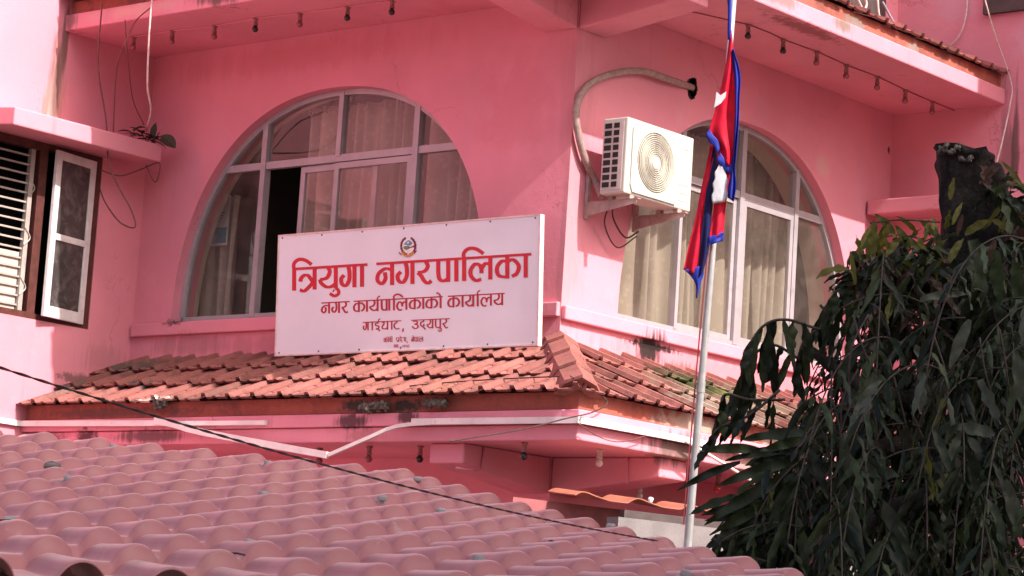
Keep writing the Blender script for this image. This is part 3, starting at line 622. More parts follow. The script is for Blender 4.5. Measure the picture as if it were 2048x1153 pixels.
class Writer:
    def __init__(s): s.mb = MB(); s.k = 0
    def stroke(s, pts, w0, w1, n=7):
        P = smooth_line([(a, b, 0) for a, b in pts], n); s.k += 1; L, Rr = [], []
        dy = -.0004-.00007*(s.k % 40)
        for i, p in enumerate(P):
            t = P[min(i+1, len(P)-1)]-P[max(i-1, 0)]; t.normalize(); nn = Vector((-t.y, t.x, 0)); w = lerp(w0, w1, abs(t.y)**.8)/2
            L.append(SP(*(p+nn*w).xy, dy)); Rr.append(SP(*(p-nn*w).xy, dy))
        s.mb.grid([L, Rr])
    def line(s, hx, hy, hm, bx, by, bm, glyphs, heads, wt, lead=None):
        H = lambda x: hy+hm*(x-hx); Bl = lambda x: by+bm*(x-bx)
        def U(x, v): return (x, lerp(Bl(x), H(x), v))
        h = Bl(bx)-H(bx)
        for g in glyphs:
            nm = g[0]
            if nm in GL:
                x0, x1 = g[1], g[2]
                for st in GL[nm]: s.stroke([U(lerp(x0, x1, a), min(v, .97)) for a, v in st], wt*.62, wt)
            elif nm == 'i':
                x = g[1]; q = (g[2]-x)/(.8*h); s.stroke([U(x, .97), U(x, 0)], wt*.6, wt)
                s.stroke([U(x+h*a*q, v) for a, v in ((0, .95), (-.02, 1.2), (.1, 1.37), (.3, 1.43), (.55, 1.35), (.8, 1.15))], wt*.8, wt*.9)
            elif nm == 'u':
                x = g[1]; s.stroke([U(x+h*a, v) for a, v in ((0, .02), (.12, -.1), (.12, -.26), (-.06, -.34), (-.28, -.22))], wt*.7, wt*.8); s.stroke([U(x+h*a, v) for a, v in ((-.13, -.08), (-.07, -.12))], wt*.7, wt*.7)
            elif nm == 'reph': x = g[1]; s.stroke([U(x+h*a, v) for a, v in ((0, .95), (-.02, 1.12), (.06, 1.28), (.24, 1.36))], wt*.6, wt*.7)
            elif nm == 'e': x = g[1]; s.stroke([U(x+h*a, v) for a, v in ((0, .97), (-.1, 1.22), (-.38, 1.38))], wt*.6, wt*.75)
            elif nm == 'ii': x = g[1]; s.stroke([U(x, .97), U(x, 0)], wt*.6, wt); s.stroke([U(x+h*a, v) for a, v in ((0, .97), (.04, 1.2), (-.15, 1.36), (-.4, 1.3), (-.5, 1.08))], wt*.6, wt*.7)
        for a, b in heads: s.stroke([(a, H(a)), ((a+b)/2, H((a+b)/2)), (b, H(b))], wt*.62, wt*.62)
def A_(x): return ('aa', x-1, x+1)
for i in range(7):
    for z in (4.205, 5.135):
        x = -2.68+i*.44; mb = MB(); mb.lathe((x, -.2578-(z-4.19)*TILT, z), (0, -1, 0), [(0, .008), (.003, .007)], 8); mb.build('screw', M['darksteel'], SG)
w = Writer()
w.line(588, 538.6, -.0628, 588.3, 582, -.0573, [('i', 588.3, 623.3), ('tra', 599.5, 629.2), ('ya', 638, 671.5), ('u', 671.5), ('ga', 679.5, 708.8), A_(724), ('na', 751, 784.1), ('ga', 792, 824.8), ('ra', 834, 863.7), ('pa', 874.5, 896.3), A_(912.6), ('i', 928.2, 967), ('la', 938.5, 980.5), ('ka', 990, 1041), A_(1051.3)], [(584.5, 735), (752.5, 1062.5)], 8.4)
w.mb.build('title_lettering', M['red'], SG)
w = Writer()
w.line(643, 606.6, -.0532, 644.7, 628, -.0482, [('na', 641.8, 658.2), ('ga', 662.8, 678), ('ra', 683, 696), ('ka', 706, 730.3), A_(733.9), ('ya', 739, 755.1), ('reph', 755.1), ('pa', 762.3, 773.2), A_(778.5), ('i', 787.8, 805.9), ('la', 793, 812.6), ('ka', 817.5, 842), A_(846.4), ('ka', 850.5, 876), A_(881), ('e', 881), ('ka', 894.5, 920), A_(925), ('ya', 930.5, 946.3), A_(955.3), ('reph', 955.3), ('la', 961.5, 981.8), ('ya', 987.5, 1004.3)], [(642.5, 699.5), (707, 885.5), (895.5, 1009.4)], 4.1)
w.line(725.8, 645.3, -.044, 728, 661.3, -.03, [('ga', 725.8, 736), A_(744.4), ('ii_ind', 749.5, 759.6), ('reph', 757), ('gha', 763.4, 774.9), A_(783.3), ('tta', 787, 799.5), ('comma', 803, 807), ('u_ind', 822.8, 837), ('da', 840, 851), ('ya', 853.6, 865.1), ('pa', 870.2, 880.3), ('u', 880.3), ('ra', 884.5, 896)], [(725.3, 802.5), (822, 899.5)], 3.0)
w.line(767.5, 676.5, -.028, 767.5, 685, -.02, [('ka', 767.5, 775), A_(776.8), ('e', 776.8), ('sha', 778, 781.5), ('ii', 784), ('pra', 792.3, 797.5), ('da', 799.5, 804.5), ('e', 802), ('sha', 806.5, 811.5), ('comma', 813, 815), ('na', 822.5, 827.5), ('e', 827.5), ('pa', 829.5, 833.5), A_(836), ('la', 838.5, 845.5)], [(767, 784.8), (792, 812.3), (822, 846.5)], 1.5)
w.line(787.3, 690, -.028, 787.3, 696, -.02, [('sa', 787.3, 790.5), ('sha', 791.5, 794), A_(796), ('dot', 797.2, 798.6), ('dash', 800, 802.5), ('d2', 804, 807), ('d0', 808, 811), ('d5', 812, 815), ('d3', 816, 819)], [(787, 797)], 1.0)
w.mb.build('small_lettering', M['redark'], SG)
# emblem
def em(pts, mat, k, nm='emblem'):
    e = MB(); P = [SP(780+a/19.2, 465+b/19.2, -.0004*k) for a, b in pts]; e.poly(P); return e
def ell(cx, cy, rx, ry, n=28, a0=0, a1=360): return [(cx+rx*math.cos(R(lerp(a0, a1, i/n))), cy+ry*math.sin(R(lerp(a0, a1, i/n)))) for i in range(n if a1-a0 == 360 else n+1)]
def ring(cx, cy, rx, ry, wd, a0, a1, k, n=22):
    e = MB(); o_, i_ = [], []
    for i in range(n+1):
        a = R(lerp(a0, a1, i/n)); wv = wd*(1+.25*math.sin(i*2.2))
        o_.append(SP(780+(cx+(rx+wv/2)*math.cos(a))/19.2, 465+(cy+(ry+wv/2)*math.sin(a))/19.2, -.0004*k)); i_.append(SP(780+(cx+(rx-wv/2)*math.cos(a))/19.2, 465+(cy+(ry-wv/2)*math.sin(a))/19.2, -.0004*k))
    e.grid([o_, i_]); return e
em0 = em(ell(700, 530, 235, 300), M['white'], 2).build('emblem', M['white'], SG)
em([(500, 470), (600, 380), (700, 300), (790, 340), (860, 420), (820, 490), (740, 520), (640, 490)], 0, 4).build('mountain', M['teal'], em0)
em([(500, 560), (600, 520), (720, 560), (760, 620), (640, 680), (540, 650)], 0, 5).build('hills', simple('green emblem paint', (.12, .25, .10), .5), em0)
em([(640, 420), (700, 340), (740, 400), (700, 440)], 0, 5.4).build('snow', M['white'], em0)
e = ring(700, 530, 270, 330, 82, -70, 80, 6); f2 = ring(700, 530, 270, 330, 82, 100, 250, 6); e.add(f2.v, f2.f); f3 = em([(620, 490), (760, 610), (950, 560), (930, 500), (780, 570)], 0, 7); e.add(f3.v, f3.f)
for q in ([(340, 750), (450, 850), (420, 880), (330, 800)], [(905, 800), (1010, 690), (1030, 720), (930, 840)]): f4 = em(q, 0, 7); e.add(f4.v, f4.f)
e.build('wreath', M['maroon'], em0)
e = ring(680, 640, 235, 265, 90, 25, 155, 8); e.build('ribbon', M['gold'], em0)

# ------------------------------------------------------------------ air conditioner
AC = empty('air_conditioner', (.1, .54, 5.2), 'cream outdoor air conditioner unit with round fan grille on wall brackets', 'air conditioner')
x0, x1, y0, y1, z0, z1 = .21, .455, .115, .965, 5.375, 5.958
mb = MB(); mb.box(x0, y0, z0, x1-.012, y1, z1); mb.build('casing', M['acwhite'], AC, bevel=.012)
fc = Vector((x1, y0+.36, 5.667)); fr = .235
mb = MB(); n = 40        # front plate with a round hole
ri = [Vector((x1, fc.y+fr*math.cos(2*math.pi*i/n), fc.z+fr*math.sin(2*math.pi*i/n))) for i in range(n)]
def sqp(a):
    c_, s_ = math.cos(a), math.sin(a); ya, yb, za, zb = y0+.06-fc.y, y0+.66-fc.y, z0+.02-fc.z, z1-.03-fc.z
    k = min((yb/c_ if c_ > 0 else ya/c_) if abs(c_) > 1e-6 else 9, (zb/s_ if s_ > 0 else za/s_) if abs(s_) > 1e-6 else 9); return Vector((x1, fc.y+k*c_, fc.z+k*s_))
ro = [sqp(2*math.pi*i/n) for i in range(n)]
mb.grid([ri+[ri[0]], ro+[ro[0]], [p-Vector((.014, 0, 0)) for p in ro+[ro[0]]]]); mb.grid([ri+[ri[0]], [p-Vector((.05, 0, 0)) for p in ri+[ri[0]]]])
mb.build('fan_plate', M['acwhite'], AC)
mb = MB(); mb.lathe(fc-Vector((.0105, 0, 0)), (1, 0, 0), [(0, fr-.002), (.001, fr-.002)], 36); mb.build('fan_recess', M['acdark'], AC)
mb = MB()
for k in range(12):
    r0 = .06+k*.0158; mb.tube([fc+Vector((-.002+.004*math.sin(k), r0*math.cos(2*math.pi*i/36), r0*math.sin(2*math.pi*i/36))) for i in range(37)], .0048, 6, cap=False)
for k in range(12):
    a = k*math.pi/6; mb.tube([fc+Vector((-.006, .05*math.cos(a), .05*math.sin(a))), fc+Vector((-.006, .235*math.cos(a+.25), .235*math.sin(a+.25)))], .003, 5)
mb.build('fan_grille', M['acgrille'], AC, smooth=True)
mb = MB(); mb.lathe(fc-Vector((.004, 0, 0)), (1, 0, 0), [(0, .052), (.008, .05), (.013, .035), (.014, .0)], 24); mb.build('fan_hub', M['acwhite'], AC)
mb = MB()
for z in (5.44, 5.50, 5.565): mb.box(x1-.013, y0+.68, z, x1-.009, y1-.03, z+.012)
mb.box(x1-.013, y0+.64, z1-.05, x1-.009, y0+.665, z0+.03)
mb.build('panel_groove', M['acside'], AC)
mb = MB(); mb.box(x1-.0115, y0+.70, 5.845, x1-.009, y1-.06, 5.857); mb.box(x1-.0115, y0+.72, 5.82, x1-.009, y1-.09, 5.83); mb.build('badge', M['acside'], AC)
mb = MB(); mb.box(x0+.008, y0-.004, z0+.03, x1-.045, y0-.001, z1-.03); gp = mb.build('coil_guard', M['acside'], AC)
mb = MB()
for i in range(9):
    for a, b in ((x0+.022, x0+.088), (x0+.108, x0+.16)):
        z = z0+.05+i*.0565; mb.box(a, y0-.0065, z, b, y0-.0045, z+.04)
mb.build('vent_slot', M['black'], gp)
for yb in (.22, .83):
    mb = MB(); mb.box(.004, yb-.02, 5.22, .03, yb+.02, 5.62); mb.prism([(.03, yb-.018, 5.34), (.50, yb-.018, 5.34), (.50, yb-.018, 5.31), (.03, yb-.018, 5.235)], (0, .004, 0)); mb.box(.03, yb-.02, 5.34, .51, yb+.02, 5.346)
    for xx in (.25, .42): mb.box(xx-.02, yb-.025, 5.347, xx+.02, yb+.025, 5.374)
    mb.build('bracket', M['bracket'], AC)
mb = MB(); mb.tube(smooth_line([(.2, .3, 5.36), (.12, .42, 5.25), (.09, .62, 5.14), (.14, .72, 5.2)], 6), .007, 6); mb.tube(smooth_line([(.2, .28, 5.36), (.1, .34, 5.2), (.07, .55, 5.05), (.14, .7, 5.16)], 6), .006, 6)
mb.build('wiring', M['cable'], AC)
P = [(x, y) for x, y in ((1205, 395), (1190, 362), (1170, 318), (1157, 270), (1152, 225), (1162, 190), (1190, 162), (1235, 146), (1285, 143), (1330, 157), (1384, 176))]
pts = []
for i, (a, b) in enumerate(P): pts.append(X(a, b, .055 if i < len(P)-1 else .0))
pts[0] = X(1205, 395, .2); mb = MB(); mb.tube(smooth_line(pts, 7), .0285, 10)
tag(mb.build('insulated_pipe', M['pipe'], None, smooth=True), 'thick wrapped refrigerant pipe arching from the air conditioner to a hole in the wall', 'pipe')

# ------------------------------------------------------------------ conduits and cables
def wire(name, pts, r, mat, label, cat, group=None, n=6, sm=6):
    mb = MB(); mb.tube(smooth_line(pts, sm), r, n); return tag(mb.build(name, mat, None, smooth=True), label, cat, group)
def strip_conduit(pts, w, h, label):
    mb = MB()
    for a, b in zip(pts, pts[1:]): mb.bar(a, b, w, h)
    tag(mb.build('conduit', M['pvc'], None), label, 'conduit', 'white conduits along the lower eave')
strip_conduit([X(-20, 838, WX+.02), Vector((WX+.02, -1.15, 3.555)), Vector((WX+.04, -1.15, 3.555)), Y(340, 847, -1.15)], .03, .045, 'white conduit strip wrapping from the wing wall along the left lower eave')
strip_conduit([Y(290, 848, -1.155), Y(532, 846, -1.155)], .03, .035, 'short straight white conduit strip on the left eave above the fallen one')
strip_conduit(smooth_line([Y(310, 842, -1.19), Y(350, 850, -1.2), Y(410, 866, -1.2), Y(655, 911, -1.2)], 3), .03, .05, 'white conduit strip fallen loose and sloping down from the left eave')
strip_conduit(smooth_line([Y(657, 911, -1.2), Y(740, 875, -1.19), Y(795, 853, -1.17), Y(870, 846, -1.16)], 3), .025, .026, 'thin white conduit sloping up from the fallen strip to the eave')
strip_conduit([Y(825, 844, -1.15), Vector((1.15, -1.15, 3.505)), Vector((1.15, -.2, 3.507)), X(1600, 927, 1.15)], .03, .045, 'long white conduit strip wrapping round the building corner under the tiles')
wire('drooping_conduit', [X(1370, 882, 1.17), X(1430, 917, 1.2), X(1475, 945, 1.2), X(1540, 985, 1.2)], .012, M['pvc'], 'pale thin conduit drooping off the eave behind the flagpole', 'conduit')
# service cable, two twisted strands in one object
A0, A1 = bp(-60, 716, 4.6), bp(1315, 1082, 8.15); mb = MB()
for k in range(2):
    pp = []
    for i in range(261):
        t = i/260; p = A0.lerp(A1, t)-Vector((0, 0, 1))*(.12*t*(1-t)); a = t*170+k*math.pi
        pp.append(p+Vector((0, 0, 1))*(.0014*math.sin(a))+rt*(.0014*math.cos(a)))
    mb.tube(pp, .0016, 5)
tag(mb.build('service_cable', M['cable'], None, smooth=True), 'dark twisted cable slanting across above the pink sheet roof', 'cable')
G = 'loose wires hanging at the left wing'
wire('hanging_wire', [Y(305, -10, -1.12), Y(299, 60, -1.12), Y(295, 170, -1.0), Y(302, 220, -.8), Y(292, 262, -.35)], .008, M['palewire'], 'pale thick wire hanging straight down from the left upper eave to the plant', 'wire', G)
wire('hanging_wire', [Y(303, 14, -1.12), Y(270, 45, -1.12), Y(245, 100, -1.1), Y(232, 150, -.95), Y(226, 280, -.7)], .006, M['brownwire'], 'thin wire curving left from the left upper eave beside the pale one', 'wire', G)
wire('hanging_wire', [Y(204, 10, -1.1), Y(196, 130, -1.0), Y(212, 240, -.8), Y(217, 320, -.75), Y(235, 370, -.7), Y(262, 420, -.6), Y(270, 455, -.6), Y(240, 445, -.6), Y(212, 408, -.6), Y(200, 380, -.62)], .007, M['brownwire'], 'brown wire looping down past the white casement window', 'wire', G)
wire('hanging_wire', [Y(250, 40, -1.1), Y(256, 120, -.9), Y(266, 200, -.6), Y(288, 250, -.4)], .0045, M['brownwire'], 'thinnest dark wire running slantwise to the plant on the canopy', 'wire', G)
wire('hanging_wire', [Y(200, 340, -.65), Y(240, 352, -.5), Y(280, 340, -.3), Y(318, 326, -.28), Y(316, 355, -.28), Y(308, 363, -.28), Y(292, 330, -.3)], .006, M['brownwire'], 'tangled wire under the right end of the window canopy', 'wire', G)
wire('eave_wire', [Y(-0, 0, -1.2)+Vector((0, 0, -3.0)) if False else Y(600, 795, -1.2), Y(900, 765, -1.0), Y(1140, 752, -1.0)], .005, M['cable'], 'thin dark wire lying across the tiles left of the hip', 'wire')
wire('eave_wire', [X(1140, 752, 1.1), X(1185, 780, 1.15), X(1215, 805, 1.18), X(1185, 825, 1.18), X(1130, 838, 1.2), X(1040, 860, 1.25), X(900, 883, 1.3)], .005, M['cable'], 'thin wire looping over the eave corner below the hip tiles', 'wire')
wire('eave_wire', [X(1155, 846, 1.16), X(1200, 875, 1.17), X(1240, 884, 1.17), X(1290, 873, 1.16)], .004, M['brownwire'], 'small slack wire under the white conduit right of the corner', 'wire')
G = 'pale cables over the upper right eave'
for k, (pp, r0) in enumerate((([(1690, -12), (1700, 18), (1722, 38), (1745, 58), (1790, 85)], .011), ([(1712, -12), (1722, 12), (1740, 42), (1788, 78)], .009), ([(1728, -12), (1733, 8), (1732, 26), (1760, 50), (1830, 98)], .010), ([(1755, -10), (1757, 22), (1760, 38)], .009))):
    wire('roof_cable', [X(a, b, .85) for a, b in pp], r0, M['palewire'], ['pale cable leftmost in the bunch dropping onto the upper right tiles', 'pale cable second in the bunch over the upper right tiles', 'pale cable crossing the bunch and running down the tiles', 'short upright pale cable right of the bunch on the tiles'][k], 'cable', G)
wire('roof_cable', [X(1765, 4, .8), X(1785, 40, .85), X(1800, 60, .95), X(1845, 86, 1.0)], .010, simple('grey cable', (.22, .19, .25), .6), 'grey cable lying along the tiles by the bluish wall', 'cable', G)
wire('wall_cable', [Y(1935, -10, WY-.03), Y(1932, 30, WY-.03), Y(1922, 65, WY-.03), Y(1905, 88, WY-.03), Y(1888, 97, WY-.03)], .008, M['palewire'], 'pale cable looping on the bluish pink wall above the right eave', 'cable')
wire('wall_cable', [X(1967, -10, 1.2), X(1990, 70, 1.2), X(2022, 165, 1.2), X(2020, 210, 1.2), X(2005, 280, 1.2), X(1990, 340, 1.2)], .007, M['palewire'], 'long pale cable hanging in a kink past the right end of the upper eave', 'cable')

# ------------------------------------------------------------------ bulbs
def bulb(p, bm, smat, label, group, s=1.):
    s *= .88
    p = Vector(p); t = empty('light_bulb', p-Vector((0, 0, .13*s)), label, 'light bulb', group)
    mb = MB(); mb.lathe(p, (0, 0, -1), [(0, .028*s), (.012*s, .028*s), (.014*s, .019*s), (.05*s, .019*s), (.055*s, .023*s), (.072*s, .023*s)], 12); mb.build('socket', smat, t)
    mb = MB(); mb.lathe(p-Vector((0, 0, .072*s)), (0, 0, -1), [(0, .014*s), (.012*s, .022*s), (.026*s, .029*s), (.042*s, .029*s), (.054*s, .021*s), (.060*s, .006*s)], 12); mb.build('glass_bulb', bm, t, smooth=True)
G1, G2, G3 = 'bulbs under the left upper soffit', 'bulbs under the right upper soffit', 'bulbs under the lower soffit'
LP = [(268, 74), (345, 62), (430, 52), (512, 37), (601, 27), (696, 14), (785, 2)]
names = ['leftmost', 'second from left', 'third from left', 'fourth from left', 'fifth from left', 'sixth from left', 'seventh from left']
for i, (a, b) in enumerate(LP): bulb(Z(a, b, ZS-.004), M['bulbblack'] if i in (3, 5, 6) else M['bulb'], M['socket'], '%s bulb in the row under the left upper eave' % names[i], G1, 1.0)
bulb(Z(1032, -8, ZS-.004), M['bulbclear'], M['socketpale'], 'clear bulb under the soffit left of the corner beam', G1, 1.0)
RP = [(1327, 12), (1497, 50), (1567, 80), (1634, 104), (1693, 131), (1755, 154), (1811, 181), (1865, 204)]
names = ['first bulb right of the corner beam', 'bulb just right of the flagpole top', 'second bulb right of the flagpole', 'third bulb right of the flagpole', 'fourth bulb right of the flagpole', 'fifth bulb right of the flagpole', 'second last bulb', 'rightmost bulb']
for i, (a, b) in enumerate(RP): bulb(Z(a, b, ZS-.004), M['bulbblack'] if i in (1, 2) else M['bulb'], M['socket'], '%s under the right upper eave' % names[i], G2, 1.0)
wire('soffit_wire', [Z(262, 76, ZS-.006)]+[Z(a, b, ZS-.006) for a, b in LP]+[Z(880, -10, ZS-.006)], .006, M['slab'], 'painted wire linking the bulbs under the left upper soffit', 'wire', None, 5, 2)
wire('soffit_wire', [Z(1300, 0, ZS-.006)]+[Z(a, b, ZS-.006) for a, b in RP]+[Z(1910, 222, ZS-.006)], .005, simple('dull red wire', (.36, .09, .10), .6), 'dull red wire linking the bulbs under the right upper soffit', 'wire', None, 5, 2)
for (a, b, mt, sm_, lb) in ((640, 897, M['bulb'], M['socket'], 'small bulb under the lower eave behind the sagging conduit'), (739, 893, M['bulb'], M['socket'], 'dull bulb under the lower eave left of the beam end'), (841, 893, M['bulbblack'], M['socket'], 'black bulb under the lower eave beside the beam end'), (1049, 886, M['bulbblack'], M['socket'], 'black bulb under the soffit right of the pink beam end'), (1200, 900, M['bulbclear'], M['socketpale'], 'bulb with white socket right of the lower corner')):
    bulb(Z(a, b, ZL-.004), mt, sm_, lb, G3, 1.05)
bulb(Z(1437, 950, ZL-.004), M['bulbred'], M['socket'], 'red bulb under the lower eave right of the flagpole', G3, 1.15)
bulb(Z(1281, 968, 3.22), M['bulbclear'], M['socketpale'], 'white bulb on the underside of the right beam above the orange sheets', G3, 1.0)
wire('beam_conduit', [X(970, 883, .006), X(962, 940, .006), X(945, 942, .006), X(912, 936, .006)], .008, M['slab'], 'thin pink conduit bent round the side of the lower left beam', 'conduit', None, 6, 1)
wire('beam_conduit', [Y(1255, 900, -.008), Y(1253, 968, -.008)], .008, M['slab'], 'thin pink conduit down the side of the lower right beam', 'conduit', None, 6, 1)

# ------------------------------------------------------------------ plant on the canopy
pl = empty('wild_plant', Vector((WX+.35, -.34, 6.06)), 'small leafy wild plant growing on the right end of the window canopy', 'plant')
def leaf(mb, base, d, L, w, nrm, droop=.3, wave=0., n=6, fold=.25):
    base = Vector(base); d = Vector(d).normalized(); p = base.copy(); rows = []
    ph = random.random()*6; nrm = Vector(nrm)
    for i in range(n+1):
        t = i/n; wd = w*(math.sin(math.pi*min(1, t*.93+.07))**.75)*(1-.15*t) if i < n else w*.04
        side = d.cross(nrm)
        if side.length < 1e-3: side = d.cross(Vector((1, .3, 0)))
        side.normalize(); nn = side.cross(d)
        wv = wave*w*math.sin(ph+t*17)
        rows.append([p-side*wd*.5+nn*(fold*wd*.5+wv), p.copy(), p+side*wd*.5+nn*(fold*wd*.5-wv)])
        p = p+d*(L/n); d = (d+Vector((0, 0, -1))*droop/n).normalized()
    mb.grid(rows)
mb = MB()
for k in range(26):
    a = random.uniform(0, 6.28); b = Vector((WX+.38+.10*random.uniform(-1, .6), -.36+.20*random.uniform(-1, .8), 6.07+random.uniform(0, .07)))
    leaf(mb, b, (math.cos(a), math.sin(a), random.uniform(-.1, .9)), random.uniform(.07, .15), random.uniform(.035, .07), (0, 0, 1), .8)
leaf(mb, (WX+.4, -.32, 6.1), (.1, .1, 1), .14, .06, (1, -1, 0), .2); leaf(mb, (WX+.45, -.26, 6.12), (.4, .2, -.2), .17, .12, (1, -1, .4), .6)
mb.build('leaves', leaf_mat('plant leaf', (.05, .045, .03), (.11, .085, .05)), pl)
mb = MB(); 
for k in range(5): mb.tube([(WX+.36, -.34+k*.02, 6.05), (WX+.37+random.uniform(-.08, .08), -.34+random.uniform(-.12, .12), 6.16)], .004, 5)
mb.build('stem', M['twig'], pl)
# tufts of weed on the tiled roof and sill
mb = MB()
for (a, b, v) in ((1335, 742, .25), (1400, 790, .45), (1408, 800, .5), (1330, 742, .15), (1345, 752, .3), (1385, 778, .4), (1290, 730, .06)):
    c = X(a, b, v)
    for k in range(22): leaf(mb, c+Vector((random.uniform(-.05, .05), random.uniform(-.09, .09), -.01)), (random.uniform(-1, 1), random.uniform(-1, 1), 1), random.uniform(.02, .05), .012, (1, 0, 0), 1., n=3)
tag(mb.build('roof_moss', M['moss'], None), 'patch of green moss on the right pent roof tiles', 'moss', None, 'stuff')

# ------------------------------------------------------------------ flagpole and flag
base = bp(1375, 1092, 12.5); topp = bp(1473, -60, 12.5); dv = (topp-base).normalized(); g0 = base-dv*(base.z/dv.z)
FP = empty('flagpole', g0, 'slim grey metal flagpole standing in front of the side arched window', 'flagpole')
mb = MB(); mid = base.lerp(topp, .45)
mb.tube([g0, base, mid, topp+dv*.2], [.023, .0205, .0165, .012], 14); mb.build('pole', M['pole'], FP, smooth=True)
mb = MB(); mb.lathe(mid-dv*.5, dv, [(0, .0205), (.05, .0205)], 14); mb.build('pole_collar', M['pole'], FP); mb = MB(); mb.lathe(g0, (0, 0, 1), [(0, .12), (.02, .12), (.022, .05), (.12, .045)], 16); mb.build('foot_plate', M['pole'], FP)
mb = MB(); mb.tube(smooth_line([base+dv*.1+rt*-.028, mid-rt*.026, bp(1456, 130, 12.46)], 6), .004, 5); mb.build('halyard', simple('red rope', (.35, .06, .07), .7), FP)
FL = empty('flag', bp(1425, 590, 12.46), 'limp crimson flag with blue border and white emblems hanging on the pole', 'flag')
def resample(pts, n):
    P = [Vector((a, b, 0)) for a, b in pts]; P = smooth_line(P, 6); L = [0]
    for a, b in zip(P, P[1:]): L.append(L[-1]+(b-a).length)
    out = []; j = 0
    for i in range(n+1):
        t = L[-1]*i/n
        while j < len(L)-2 and L[j+1] < t: j += 1
        k = (t-L[j])/max(1e-9, L[j+1]-L[j]); out.append(P[j].lerp(P[j+1], min(1, k)))
    return out
def drape(name, lp, rp, d, mat, amp=.018, nf=1.6, nv=44, nu=16, ph=0., jag=0, par=None):
    Lp, Rp = resample(lp, nv), resample(rp, nv); mb = MB(); rows = []
    for i in range(nv+1):
        row = []; t = i/nv
        for j in range(nu+1):
            s = j/nu; q = Lp[i].lerp(Rp[i], s)
            o = amp*math.sin(2*math.pi*nf*s+ph+1.5*math.sin(3*t+ph))*(.5+.5*t)+amp*.45*math.sin(9*t+5*s+ph*2)
            row.append(bp(q.x, q.y, D+(d-D)*.45+o*.6))
        rows.append(row)
    mb.grid(rows); return mb.build(name, mat, par or FL, smooth=True, solid=.002)
D = 12.46
drape('lower_field', [(1422, 288), (1404, 370), (1390, 440), (1379, 485), (1367, 540)], [(1436, 300), (1424, 380), (1414, 450), (1404, 510), (1397, 552)], D+.0, M['flagred'], .02, 1.2)
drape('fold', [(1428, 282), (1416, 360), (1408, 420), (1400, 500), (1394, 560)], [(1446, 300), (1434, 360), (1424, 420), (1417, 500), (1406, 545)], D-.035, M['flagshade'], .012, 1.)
drape('border', [(1369, 540), (1384, 556), (1392, 572), (1392, 596)], [(1402, 532), (1408, 545), (1402, 565), (1394, 597)], D-.02, M['flagblue'], .01, 1., 12, 8)
drape('lower_field', [(1434, 318), (1430, 380), (1424, 440), (1418, 477)], [(1466, 330), (1456, 380), (1450, 430), (1447, 472)], D-.05, M['flagred'], .012, 1.2)
drape('border', [(1418, 474), (1417, 484), (1415, 492)], [(1448, 464), (1447, 474), (1446, 482)], D-.062, M['flagblue'], .008, 1.2, 6, 10)
sun_e = drape('sun_emblem', [(1439, 328), (1434, 338), (1429, 346), (1430, 358), (1425, 368), (1427, 382), (1423, 392), (1425, 408)], [(1442, 326), (1450, 336), (1452, 350), (1456, 362), (1453, 376), (1456, 388), (1451, 398), (1450, 404)], D-.10, M['flagwhite'], .003, 1.0, 14, 8)
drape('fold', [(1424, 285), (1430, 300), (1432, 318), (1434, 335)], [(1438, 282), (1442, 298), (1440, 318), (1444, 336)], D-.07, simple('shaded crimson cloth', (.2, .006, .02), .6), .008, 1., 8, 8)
drape('upper_field', [(1461, 60), (1452, 125), (1441, 178), (1430, 222), (1419, 264), (1437, 292), (1440, 318)], [(1464, 60), (1468, 130), (1470, 200), (1471, 250), (1471, 290), (1470, 318), (1469, 340)], D-.09, M['flagred'], .02, 1.3, 50, 18)
drape('border', [(1418, 258), (1426, 270), (1436, 282), (1440, 298)], [(1412, 270), (1418, 284), (1428, 293), (1434, 308)], D-.108, M['flagblue'], .004, 1., 10, 6)
drape('border', [(1440, 306), (1450, 318), (1460, 326), (1467, 332)], [(1433, 321), (1443, 334), (1455, 346), (1466, 353)], D-.108, M['flagblue'], .004, 1., 10, 6)
drape('border', [(1463, 100), (1467, 150), (1470, 220), (1467, 290), (1462, 340), (1456, 375), (1456, 396)], [(1467, 98), (1481, 150), (1479, 200), (1478, 240), (1475, 285), (1472, 320), (1470, 340), (1472, 375), (1467, 404)], D-.112, M['flagblue'], .030, 1.6, 60, 10)
drape('border', [(1453, -12), (1456, 20), (1455, 60), (1456, 80)], [(1462, -12), (1463, 20), (1462, 60), (1463, 82)], D-.1, M['flagblue'], .008, 1., 12, 6)
mb = MB(); P = [(1433, 184), (1441, 191), (1453, 183), (1451, 195), (1442, 207), (1428, 216), (1431, 200)]
mb.add([bp(a, b, D-.064) for a, b in P], [(0, 1, 6), (1, 2, 3), (1, 3, 4), (1, 4, 6), (6, 4, 5)]); mb.build('moon_emblem', M['flagwhite'], FL, solid=.003)

# ------------------------------------------------------------------ small shed under the eave
SH = empty('shed', (1.75, 1.3, 0), 'low grey walled lean-to with an orange corrugated sheet roof below the eave', 'shed')
sdv = Vector((math.cos(R(78)), math.sin(R(78)), 0)); snv = Vector((sdv.y, -sdv.x, 0))
p0 = bp(1237, 1034, 18.2)
mb = MB(); p1 = p0+sdv*5
mb.prism([(p0.x, p0.y, 0), (p1.x, p1.y, 0), (p1.x, p1.y, p0.z), (p0.x, p0.y, p0.z)], -snv*.12); mb.build('wall', M['greywall'], SH)
pr = bp(1150, 995, 18.2); mb = MB(); rows = []
nE = 170
for k, (o, dz) in enumerate(((0, 0), (-.12, .01), (-.3, .03))):
    row = []
    for i in range(nE+1):
        s = i*.032; h = .03*max(-.35, math.sin(2*math.pi*s/.5+.6*math.sin(2*math.pi*s/.5))); row.append(pr+sdv*s+snv*o+Vector((0, 0, dz+h+.015)))
    rows.append(row)
mb.grid(rows); mb.build('roof', M['orange'], SH, solid=.007)
